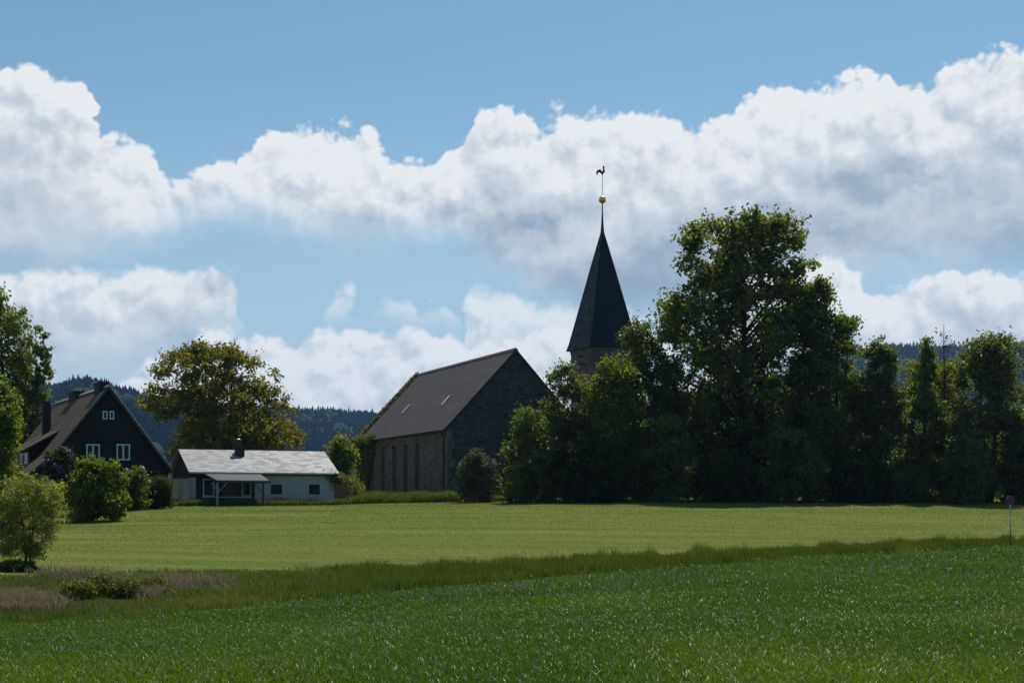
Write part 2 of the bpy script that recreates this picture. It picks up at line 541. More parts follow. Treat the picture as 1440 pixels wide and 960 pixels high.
def hills():
    q = np.arange(-700, 2600, 12.0) ; az = np.arctan((q - 720) / FPX)
    R = np.interp(q, RD[:, 0], RD[:, 1]); tan_e = (HOR - np.interp(q, RIDGE[:, 0], RIDGE[:, 1])) / FPX * np.cos(az)
    top = EYE + R * tan_e - 6.0
    t = np.linspace(0, 1, 26); rad = np.r_[0.40 + 0.60 * t, 1.10, 1.3]; prof = np.r_[(t * t * (3 - 2 * t)) ** 0.9, 0.93, -0.1]
    bump = (np_noise(q[None, :] * 1.0, rad[:, None] * 900, 70, 3) - 0.5) * 10 * (prof[:, None] < 0.97)
    Z = 0.0 + prof[:, None] * top[None, :] + bump * (rad[:, None] > 0.45)
    r = rad[:, None] * R[None, :]
    X = r * np.sin(az)[None, :]; Y = r * np.cos(az)[None, :]
    n = len(q); i, j = np.meshgrid(np.arange(n - 1), np.arange(len(rad) - 1)); a = (j * n + i).ravel()
    M = Mat('hill_ground'); nn = noise(M.nt, M.world(), 0.05, 5.0, 0.6)
    M.base(mixc(M.nt, nn, (0.010, 0.02, 0.010), (0.03, 0.05, 0.015))).set(Roughness=1.0, Specular_IOR_Level=0.0)
    tag(np_mesh('hills', np.c_[X.ravel(), Y.ravel(), Z.ravel()], np.c_[a, a + 1, a + n + 1, a + n], M.m, smooth=True), kind='structure')
    # conifers, thickest where the photograph looks
    N = 27000
    qq = np.concatenate([rng.uniform(-120, 660, 18000), rng.uniform(1120, 1560, 7000), rng.uniform(-600, 2400, 2000)])
    tt = np.concatenate([rng.uniform(0.30, 1.0, N - 3800), rng.uniform(0.95, 1.02, 3800)]); rng.shuffle(tt)
    Rq = np.interp(qq, q, R); az_ = np.arctan((qq - 720) / FPX)
    rr = (0.40 + 0.60 * tt) * Rq
    zz = np.interp(qq, q, top) * np.interp(tt, t, prof[:26]) - 1.0
    bx, by = rr * np.sin(az_), rr * np.cos(az_)
    h = rng.uniform(11, 19, N) * np.where(rng.random(N) < 0.08, 1.3, 1.0); w = h * rng.uniform(0.16, 0.24, N)
    leafy_ = (np_noise(bx, by, 60, 8) > 0.66) & (np_noise(bx, by, 17, 9) > 0.4)      # patches of broad-leaved trees
    h = np.where(leafy_, h * 0.8, h); w = np.where(leafy_, w * 1.7, w)
    K = 7; ang = np.arange(K) * 2 * np.pi / K
    # tiers: (height fraction, radius fraction)
    tiers_c = [(0.02, 0.9), (0.40, 0.62), (0.36, 0.80), (0.72, 0.26), (0.68, 0.44), (1.0, 0.0)]
    tiers_b = [(0.02, 0.5), (0.30, 1.0), (0.50, 1.05), (0.75, 0.8), (0.92, 0.4), (1.0, 0.0)]
    vs = np.empty((N, len(tiers_c), K, 3))
    ph = rng.uniform(0, 6.28, N)
    for k in range(len(tiers_c)):
        fz = np.where(leafy_, tiers_b[k][0], tiers_c[k][0]); fr = np.where(leafy_, tiers_b[k][1], tiers_c[k][1])
        jit = rng.uniform(0.7, 1.25, (N, K))
        vs[:, k, :, 0] = bx[:, None] + (w * fr)[:, None] * np.cos(ang[None] + ph[:, None]) * jit
        vs[:, k, :, 1] = by[:, None] + (w * fr)[:, None] * np.sin(ang[None] + ph[:, None]) * jit
        vs[:, k, :, 2] = (zz + h * fz)[:, None] + rng.uniform(-.03, .03, (N, K)) * h[:, None] * (k < 5)
    T = len(tiers_c)
    kk, ii = np.meshgrid(np.arange(T - 1), np.arange(K), indexing='ij')
    loc = np.stack([kk * K + ii, kk * K + (ii + 1) % K, (kk + 1) * K + (ii + 1) % K, (kk + 1) * K + ii], -1).reshape(-1, 4)
    F = (np.arange(N)[:, None, None] * (T * K) + loc[None]).reshape(-1, 4)
    tone = np.repeat(np.where(leafy_, 0.75 + 0.25 * rng.random(N), 0.35 * rng.random(N)), T * K)
    rnd = np.repeat(rng.random(N), T * K)
    m = leafy('hill_foliage', (0.012, 0.026, 0.020), (0.026, 0.048, 0.032), (0.080, 0.110, 0.034), trans=0.12, spec=0.0, rough=1.0)  # spruce colour made bluer to carry part of the distance haze
    o = np_mesh('forest', vs.reshape(-1, 3), F, m, attrs={'rnd': rnd, 'tone': tone})
    tag(o, 'distant blue green forest of spruces covering the hills behind the houses', 'forest', kind='stuff')


hills()
# ---------------------------------------------------------------- building materials
def stone_wall(name, stone_a, stone_b, mortar, dark, scale=1.6, darkness=0.5, stretch=1.6):
    M = Mat(name); nt = M.nt; c = M.coords()
    v = M.scaled(c, 1.0, 1.0, stretch)
    wv = nt.nodes.new('ShaderNodeTexNoise'); nt.links.new(v, wv.inputs['Vector']); wv.inputs['Scale'].default_value = 2.0
    ad = nt.nodes.new('ShaderNodeVectorMath'); ad.operation = 'MULTIPLY_ADD'
    nt.links.new(wv.outputs['Color'], ad.inputs[0]); ad.inputs[1].default_value = (.35, .35, .35); nt.links.new(v, ad.inputs[2])
    edge = voro(nt, ad.outputs[0], scale, feature='DISTANCE_TO_EDGE')
    cell = voro(nt, ad.outputs[0], scale, out='Color')
    cs = M.xyz(cell)
    col = mixc(nt, cs[0], stone_a, stone_b)
    col = mixc(nt, cs[1].smooth(1.0 - darkness * 0.35, 1.0 - darkness * 0.35 + 0.03), col, dark)
    col = mixc(nt, edge.smooth(0.02, 0.10, 1.0, 0.0), col, mortar)
    g = noise(nt, c, 0.5, 5.0, 0.6)
    col = mixc(nt, g.smooth(0.35, 0.75, 0, 0.55), col, [v_ * 0.55 for v_ in stone_a])
    M.base(col).set(Roughness=0.95, Specular_IOR_Level=0.15)
    M.bump(edge.smooth(0.0, 0.12) + noise(nt, c, 9.0, 4.0, 0.6) * 0.3, 0.8, 0.05)
    return M.m


def roof_tiles(name, ca, cb, course, width, rough, spec, rise=0.0, moss=None, bumpd=0.02, patch=0.35):
    """courses of slates: object Z measures up the slope, object Y runs along the eaves"""
    M = Mat(name); nt = M.nt; c = M.coords(); x, y, z = M.xyz(c)
    w = noise(nt, c, 1.2, 3.0, 0.6)
    up = (z + y * rise) / course + (w - 0.5) * 0.5
    row = up._m('FLOOR'); fr = up._m('FRACT')
    al = y / width + row * 0.37 + (row * 12.9)._m('SINE') * 0.3
    ci = al._m('FLOOR'); cf = al._m('FRACT')
    h = (row * 12.9898 + ci * 78.233)._m('SINE') * 43758.5453
    rnd = h._m('FRACT')._m('ABSOLUTE')
    g = noise(nt, c, 0.35, 5.0, 0.6)
    col = mixc(nt, rnd * 0.6 + g * 0.4, ca, cb)
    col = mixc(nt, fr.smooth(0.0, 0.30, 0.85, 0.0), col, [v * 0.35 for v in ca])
    col = mixc(nt, noise(nt, c, 0.9, 6.0, 0.65).smooth(0.5, 0.75, 0, patch), col, [v * 1.6 for v in cb])
    if moss is not None: col = mixc(nt, noise(nt, c, 0.6, 6.0, 0.7).smooth(0.52, 0.7, 0, 0.7), col, moss)
    M.base(col).set(Roughness=(rnd * 0.25 + (rough - 0.12)), Specular_IOR_Level=spec)
    M.bump(fr * 0.8 + rnd * 0.5 + cf.smooth(0, .06), 0.7, bumpd)
    return M.m


def boards(name, ca, cb, w, rough=0.8, axis=0):
    M = Mat(name); nt = M.nt; c = M.coords(); q = M.xyz(c)[axis]
    i = (q / w)._m('FLOOR'); f = (q / w)._m('FRACT')
    rnd = ((i * 91.7)._m('SINE') * 4375.85)._m('FRACT')._m('ABSOLUTE')
    gr = noise(nt, M.scaled(c, 12, 12, 0.7), 1.0, 4.0, 0.6)
    col = mixc(nt, rnd * 0.6 + gr * 0.4, ca, cb)
    col = mixc(nt, f.smooth(0.0, 0.07, 0.9, 0.0), col, [v * 0.25 for v in ca])
    M.base(col).set(Roughness=rough, Specular_IOR_Level=0.25); M.bump(f.smooth(0, .08) + gr * .3, 0.6, 0.01)
    return M.m


def plaster(name, ca, cb):
    M = Mat(name); nt = M.nt; c = M.coords(); z = M.xyz(c)[2]
    n = noise(nt, c, 0.8, 6.0, 0.65); st = noise(nt, M.scaled(c, 3.0, 3.0, 0.25), 1.0, 5.0, 0.65)
    col = mixc(nt, (n * 0.6 + st * 0.4).smooth(0.3, 0.7), ca, cb)
    col = mixc(nt, (z + (n - .5) * 0.8).smooth(-0.2, 0.7, 0.45, 0.0), col, (0.22, 0.23, 0.19))
    M.base(col).set(Roughness=0.9, Specular_IOR_Level=0.2); M.bump(noise(nt, c, 25.0, 4.0, .6), 0.25, 0.01)
    return M.m


def glass_mat(name, tint=(0.004, 0.005, 0.006)):
    M = Mat(name); nt = M.nt
    M.base(mixc(nt, noise(nt, M.coords(), 1.5, 2.0), tint, [v * 1.8 for v in tint])).set(Roughness=0.03, Specular_IOR_Level=0.10)
    return M.m


MT = dict(
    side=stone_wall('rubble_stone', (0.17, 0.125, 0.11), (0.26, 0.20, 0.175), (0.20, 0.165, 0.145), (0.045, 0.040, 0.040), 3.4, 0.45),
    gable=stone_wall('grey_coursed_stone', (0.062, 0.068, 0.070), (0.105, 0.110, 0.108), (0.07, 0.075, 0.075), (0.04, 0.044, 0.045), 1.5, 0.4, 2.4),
    quoin=stone_wall('quoin_stone', (0.15, 0.14, 0.13), (0.2, 0.185, 0.17), (0.12, 0.11, 0.10), (0.1, 0.1, 0.1), 0.9, 0.2, 2.0),
    tower=stone_wall('tower_stone', (0.13, 0.10, 0.085), (0.23, 0.18, 0.15), (0.16, 0.135, 0.12), (0.03, 0.03, 0.03), 1.9, 0.6),
    niche=plain('niche_filling', (0.062, 0.066, 0.066), 0.9, var=0.3, scale=2.0),
    slate=roof_tiles('church_slate', (0.066, 0.048, 0.042), (0.115, 0.088, 0.078), 0.52, 0.50, 0.66, 0.16, rise=0.10, bumpd=0.03),
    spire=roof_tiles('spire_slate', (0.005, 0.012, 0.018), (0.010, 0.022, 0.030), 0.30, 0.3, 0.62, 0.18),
    brown=roof_tiles('brown_shingles', (0.078, 0.056, 0.038), (0.130, 0.098, 0.068), 0.34, 0.38, 0.78, 0.12, moss=(0.06, 0.06, 0.03)),
    white_slate=roof_tiles('pale_fibre_slates', (0.205, 0.205, 0.21), (0.24, 0.24, 0.245), 0.13, 0.62, 0.58, 0.35, bumpd=0.008, patch=0.10),
    ridge=plain('zinc', (0.40, 0.42, 0.44), 0.35, 0.7),
    trim=plain('dark_trim', (0.020, 0.020, 0.022), 0.6),
    gutter=plain('old_copper', (0.035, 0.042, 0.042), 0.5, 0.4),
    gold=plain('gilding', (0.90, 0.50, 0.12), 0.30, 1.0, var=0.05),
    iron=plain('weathered_iron', (0.030, 0.042, 0.048), 0.55, 0.5),
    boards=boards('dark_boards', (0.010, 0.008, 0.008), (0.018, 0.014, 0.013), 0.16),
    shade_plank=boards('shade_planks', (0.020, 0.015, 0.013), (0.036, 0.028, 0.022), 0.14),  # dark tone carries the shade below the porch and in the gap
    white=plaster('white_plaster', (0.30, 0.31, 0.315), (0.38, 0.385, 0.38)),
    frame=plain('white_paint', (0.32, 0.36, 0.38), 0.4, var=0.04),
    blueframe=plain('pale_blue_paint', (0.42, 0.58, 0.66), 0.4, var=0.05),
    glass=glass_mat('window_glass'),
    brick=plain('sooty_brick', (0.018, 0.018, 0.022), 0.9, var=0.3, scale=6.0),
    sheet=plain('corrugated_sheet', (0.11, 0.11, 0.115), 0.55, 0.0, var=0.25, scale=1.5),
    beam=plain('weathered_beam', (0.045, 0.035, 0.030), 0.8, var=0.3),
    palebeam=plain('pale_beam', (0.20, 0.22, 0.23), 0.7, var=0.2),
    yellow=plain('yellow_cloth', (0.55, 0.36, 0.02), 0.8),
    sill=plain('grey_sill_and_glare', (0.34, 0.37, 0.39), 0.5),
    steel=plain('galvanised_steel', (0.38, 0.40, 0.42), 0.45, 0.6),
    signred=plain('sign_red', (0.26, 0.010, 0.018), 0.45, var=0.05),
    signblue=plain('sign_blue', (0.012, 0.03, 0.16), 0.45, var=0.05),
)


def window(parent, x0, x1, z0, z1, y, frame, sashes=2, fw=0.09, dep=0.10, sill=True, bars=0, axis='x', glass=None):
    """framed window on a wall; its outer face looks along -Y (axis 'x') or -X (axis 'y', x0/x1 then run along Y and y is the wall's X)"""
    def B(mb, a0, a1, d0, d1, c0, c1):
        return mb.box(a0, a1, d0, d1, c0, c1) if axis == 'x' else mb.box(d0, d1, a0, a1, c0, c1)
    f = MB(); d0, d1 = y - 0.05, y + dep - 0.05
    B(f, x0, x0 + fw, d0, d1, z0, z1); B(f, x1 - fw, x1, d0, d1, z0, z1)
    B(f, x0 + fw, x1 - fw, d0, d1, z0, z0 + fw); B(f, x0 + fw, x1 - fw, d0, d1, z1 - fw, z1)
    for k in range(1, sashes):
        xm = x0 + (x1 - x0) * k / sashes
        B(f, xm - fw * .6, xm + fw * .6, d0 + .004, d1 - .004, z0 + fw, z1 - fw)
    for k in range(1, bars + 1):
        zm = z0 + (z1 - z0) * k / (bars + 1)
        B(f, x0 + fw, x1 - fw, d0 + .008, d1 - .008, zm - .03, zm + .03)
    w = f.build('window', frame, parent)
    p = MB(); B(p, x0 + fw, x1 - fw, y - 0.02, y - 0.008, z0 + fw, z1 - fw)
    p.build('pane', glass or MT['glass'], w)
    if sill:
        s = MB(); B(s, x0 - .06, x1 + .06, y - 0.14, y - 0.003, z0 - .07, z0 - .005); s.build('sill', MT['sill'], w)
    return w


# ---------------------------------------------------------------- church nave
def nave():
    t = math.radians(22.0); A = at(629.6, 705, 127.0)
    r = empty('church_nave', (A.x, A.y, 0), t, 'long stone church nave with a steep grey slate roof and four tall blind niches', 'church')
    W, LEN, E, R, b = 13.1, 28.8, EYE + 6.70, EYE + 13.70, 0.6
    T = 0.30; sl = (R - E) / (W / 2)
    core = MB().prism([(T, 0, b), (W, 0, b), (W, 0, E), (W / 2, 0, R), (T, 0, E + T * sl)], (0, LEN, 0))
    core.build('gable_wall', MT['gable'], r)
    s = MB(); edges = [0.0]; nt_, nb = EYE + 5.55, b
    for L in (8.58, 12.26, 15.97, 19.87): edges += [L - 0.72, L + 0.72]
    edges.append(LEN)
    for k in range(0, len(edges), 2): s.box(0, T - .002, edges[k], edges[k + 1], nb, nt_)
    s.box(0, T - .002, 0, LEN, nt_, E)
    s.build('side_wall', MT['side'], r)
    for k in range(1, len(edges) - 1, 2):
        MB().box(T - .10, T - .004, edges[k] + .002, edges[k + 1] - .002, nb, nt_ - .002).build('blind_niche', MT['niche'], r)
    q = MB()
    for k in range(9):
        ln = 0.75 if k % 2 else 0.45
        q.box(-.012, ln * .9, -.012, 0.08, b + k * .88, b + k * .88 + .80); q.box(-.012, .06, .08, ln, b + k * .88, b + k * .88 + .80)
    q.build('corner_stones', MT['quoin'], r)
    ov = 0.35; ro = MB()
    ez = E - ov * sl
    ro.slab([(-ov, -.12, ez + .18), (-ov, LEN + .12, ez + .18), (W / 2, LEN + .12, R + .18), (W / 2, -.12, R + .18)][::-1], 0.16)
    ro.slab([(W + ov, -.12, ez + .18), (W + ov, LEN + .12, ez + .18), (W / 2, LEN + .12, R + .18), (W / 2, -.12, R + .18)], 0.16)
    roof = ro.build('roof', MT['slate'], r)
    MB().prism([(W / 2 - .22, -.14, R + .02), (W / 2 + .22, -.14, R + .02), (W / 2, -.14, R + .30)], (0, LEN + .28, 0)).build('ridge_cap', MT['slate'], roof)
    g = MB()
    for x0, x1 in ((-ov, W / 2), (W + ov, W / 2)):
        g.hexa([(x0, -.17, ez - .12), (x1, -.17, R - .10), (x1, -.17, R + .17), (x0, -.17, ez + .15)], [(x0, -.123, ez - .12), (x1, -.123, R - .10), (x1, -.123, R + .17), (x0, -.123, ez + .15)])
    g.build('verge_board', MT['trim'], r)
    MB().path([(-ov - .07, -.1, ez + .08), (-ov - .07, LEN, ez + .08)], [.085, .085], 8).build('gutter', MT['gutter'], r)
    MB().path([(-ov - .07, .95, ez + .02), (-.08, .95, ez - .55), (-.08, .95, b)], [.07, .07, .07], 8).build('downpipe', MT['trim'], r)
    def on_roof(px, py):
        # point of the left slope seen at a pixel, by marching along the view ray
        for d in np.arange(120, 175, .02):
            p = at(px, py, d); dx, dy = p.x - A.x, p.y - A.y
            lx = dx * math.cos(t) + dy * math.sin(t); ly = -dx * math.sin(t) + dy * math.cos(t)
            if p.z <= ez + .18 + (lx + ov) * sl and lx > -ov: return lx, ly, p.z
    for px, py in ((570.5, 576), (626.5, 564)):
        lx, ly, lz = on_roof(px, py)
        h = MB(); dx = .42; up = lambda x: ez + .18 + (x + ov) * sl
        for n_, (a, c, w0, w1) in enumerate(((-.5, .5, -.34, .34),)):
            h.slab([(lx - dx, ly - .36, up(lx - dx) + .09), (lx - dx, ly + .36, up(lx - dx) + .09), (lx + dx, ly + .36, up(lx + dx) + .13), (lx + dx, ly - .36, up(lx + dx) + .13)][::-1], 0.12)
        sk = h.build('skylight', MT['ridge'], r)
        MB().slab([(lx - dx * .8, ly - .26, up(lx - dx * .8) + .105), (lx - dx * .8, ly + .26, up(lx - dx * .8) + .105), (lx + dx * .8, ly + .26, up(lx + dx * .8) + .14), (lx + dx * .8, ly - .26, up(lx + dx * .8) + .14)][::-1], 0.01).build('pane', MT['sill'], sk)  # pale pane colour stands in for glare on the glass
    return r, A, t, (W, LEN, E, R, ov, ez, sl)


NAVE = nave()


# ---------------------------------------------------------------- tower
def tower():
    t = math.radians(22.0); A = at(831, 705, 150.0); s = 5.13; top = EYE + 16.35
    r = empty('church_tower', (A.x, A.y, 0), t, 'square stone church tower with a tall dark slate spire, golden ball and weathercock', 'tower')
    MB().box(0, s, 0, s, 0.6, top + .05).build('wall', MT['tower'], r)
    MB().box(-.06, s + .06, -.06, s + .06, top - .32, top - .05).build('cornice', MT['quoin'], r)
    c = s / 2; ap = EYE + 29.3; sp = MB()
    rows = [(top - .04, c + .36), (top + .7, c + .14), (top + 4.5, c * .735), (top + 9.0, c * .36), (ap - .15, .10)]
    vs = []
    for z, h in rows: vs += [(c - h, c - h, z), (c + h, c - h, z), (c + h, c + h, z), (c - h, c + h, z)]
    fs = [(0, 3, 2, 1), tuple(range(len(vs) - 4, len(vs)))]
    for k in range(len(rows) - 1):
        for i in range(4): fs.append((k * 4 + i, k * 4 + (i + 1) % 4, k * 4 + 4 + (i + 1) % 4, k * 4 + 4 + i))
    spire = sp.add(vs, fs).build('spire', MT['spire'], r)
    hips = MB()
    for i in range(4):
        hips.path([Vector(vs[k * 4 + i]) for k in range(len(rows))], [.06, .06, .055, .045, .02], 6)
    hips.build('hip_flashing', MT['iron'], spire)
    zb = EYE + (705 - 281) / FPX * 153.3
    MB().lathe([(.26, ap - 1.3), (.19, ap - .2), (.12, ap + .8), (.075, ap + 1.8), (.06, zb - .3)], (c, c, 0), 12).build('finial', MT['iron'], r, smooth=True)
    ball = MB(); n = 14
    ball.lathe([(max(.01, .40 * math.sin(math.pi * k / n)), zb - .40 * math.cos(math.pi * k / n)) for k in range(n + 1)], (c, c, 0), 24)
    ball.build('golden_ball', MT['gold'], r, smooth=True)
    zc = EYE + (705 - 250) / FPX * 153.3
    MB().tube((c, c, zb + .36), (c, c, zc + .35), .032, .026, 8).build('rod', MT['iron'], r)
    pts = [(160, 200), (157, 182), (166, 164), (188, 149), (206, 150), (217, 160), (221, 173), (228, 170), (234, 158), (234, 130), (232, 116), (240, 107), (250, 108), (250, 120), (256, 126), (250, 132),
           (250, 148), (258, 163), (255, 178), (244, 192), (234, 203), (232, 222), (226, 222), (224, 204), (210, 194), (199, 184), (188, 180), (178, 186), (176, 200), (168, 213)]
    k = .0096
    # turn the sheet so that it faces the camera: undo the tower's own rotation
    ct, st = math.cos(-t), math.sin(-t)
    outl = [((u - 228) * k, (222 - v) * k) for u, v in pts]
    z0 = EYE + (705 - 247.5) / FPX * 153.3
    cock = MB(); m = len(outl)
    for side in (-.045, .045):
        for (u, v) in outl:
            cock.v.append((c + u * ct - side * st, c + u * st + side * ct, z0 + v))
    cock.f = [tuple(range(m)), tuple(range(m, 2 * m))[::-1]] + [(i, (i + 1) % m, m + (i + 1) % m, m + i) for i in range(m)]
    cock.build('weathercock', MT['iron'], r)


tower()


# ---------------------------------------------------------------- farmhouse
def farmhouse():
    t = math.radians(28.0); D = 112.0; A = at(151.7, 705, D)
    r = empty('farmhouse', (A.x, A.y, 0), t, 'dark timber clad farmhouse with a steep brown roof, white framed gable windows and ridge chimneys', 'house')
    ct, st = math.cos(t), math.sin(t); LEN = 20.9
    def sz(px, py):       # gable-plane coordinates of a pixel
        k = (px - 720) / FPX; s = (k * A.y - A.x) / (ct - k * st); return s, EYE + (705 - py) / FPX * (A.y + s * st)
    R = EYE + 8.96
    prof = [(4.96, EYE + 2.43), (0, R), (-4.2, EYE + 3.55), (-6.13, EYE + 1.97)]
    zf = EYE + 1.97
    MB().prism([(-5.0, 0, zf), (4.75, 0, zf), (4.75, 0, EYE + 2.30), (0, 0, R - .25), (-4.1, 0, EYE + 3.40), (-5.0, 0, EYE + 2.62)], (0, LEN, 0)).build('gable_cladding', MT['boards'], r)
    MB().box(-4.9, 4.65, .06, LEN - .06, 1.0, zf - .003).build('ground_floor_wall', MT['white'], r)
    ro = MB(); th = .20
    P = [Vector((x, -.35, z + .14)) for x, z in prof]; off = Vector((0, LEN + .7, 0))
    for a, b_ in ((0, 1), (1, 2), (2, 3)):
        q = [P[a], P[b_], P[b_] + off, P[a] + off]
        if (q[1] - q[0]).cross(q[3] - q[0]).z < 0: q = q[::-1]
        n_ = (q[1] - q[0]).cross(q[3] - q[0]).normalized()
        ro.hexa([p + Vector((0, 0, -th / max(.4, n_.z) * .8)) for p in q], q)
    roof = ro.build('roof', MT['brown'], r)
    MB().prism([(-.20, -.37, R + .02), (.20, -.37, R + .02), (0, -.37, R + .24)], (0, LEN + .74, 0)).build('ridge_cap', MT['ridge'], roof)
    vb = MB()
    for a, b_ in ((0, 1), (1, 2), (2, 3)):
        p, q = P[a] + Vector((0, -.045, .02)), P[b_] + Vector((0, -.045, .02)); dz = Vector((0, 0, -.26)); dy = Vector((0, .042, 0))
        vb.hexa([p + dz, q + dz, q, p], [p + dz + dy, q + dz + dy, q + dy, p + dy])
    vb.build('verge_board', MT['trim'], roof)
    MB().path([P[0] + Vector((.04, -.02, .03)), P[1] + Vector((.04, -.02, .06))], [.03, .03], 6).build('verge_flashing', MT['ridge'], roof)
    # ridge chimneys, each with a flue cap
    for (y0, y1, pyt) in ((1.1, 3.3, 540), (10.9, 14.0, 553)):
        z1 = EYE + (705 - pyt) / FPX * (A.y + (y0 + y1) / 2 * ct)
        c = MB().box(-.38, .38, y0, y1, R - .6, z1).build('chimney', MT['brick'], r)
        MB().box(-.44, .44, y0 - .06, y1 + .06, z1 + .002, z1 + .10).build('chimney_cap', MT['brick'], c)
    c = MB().box(-2.9, -2.26, 11.7, 12.34, EYE + 4.6, EYE + 8.45).build('chimney', MT['brick'], r)
    MB().box(-2.96, -2.20, 11.64, 12.40, EYE + 8.452, EYE + 8.53).build('chimney_cap', MT['brick'], c)
    # shed dormer
    d = MB().prism([(-4.9, 6.3, EYE + 2.6), (-4.9, 6.3, EYE + 4.28), (-2.6, 6.3, EYE + 5.50)], (0, 8.0, 0)).build('dormer', MT['boards'], r)
    MB().slab([(-5.35, 6.0, EYE + 4.22), (-5.35, 14.6, EYE + 4.22), (-2.35, 14.6, EYE + 5.97), (-2.35, 6.0, EYE + 5.97)][::-1], .14).build('dormer_roof', MT['brown'], d)
    for k in range(3):
        window(d, 7.0 + k * 2.5, 8.6 + k * 2.5, EYE + 3.1, EYE + 4.0, -4.905, MT['frame'], 2, axis='y', sill=False)
    # gable windows
    for (a, b_, y0, y1, n) in ((121.2, 140.2, 624, 647, 2), (163.8, 182.6, 624, 647, 2), (144.3, 151.0, 577.5, 589.5, 1), (154.0, 160.3, 577.5, 589.5, 1)):
        s0, z1 = sz(a, y0); s1, z0 = sz(b_, y1)
        window(r, s0, s1, z0, z1, -.003, MT['blueframe'], n, fw=.10 if n == 2 else .09, sill=False)
    for (a, b_) in ((190, 209.5), (215, 229)):
        s0, z1 = sz(a, 676); s1, z0 = sz(b_, 701)
        window(r, s0, s1, z0, z1, .06, MT['blueframe'], 2, fw=.12)
    s0, z1 = sz(177, 673); s1, z0 = sz(188, 701)
    w = window(r, s0, s1, z0, z1, .06, MT['blueframe'], 1, fw=.10)
    MB().box(s0 + .02, s1 + .35, -.42, -.05, z1 - .16, z1 + .02).build('blind', MT['yellow'], r)
    return r


farmhouse()


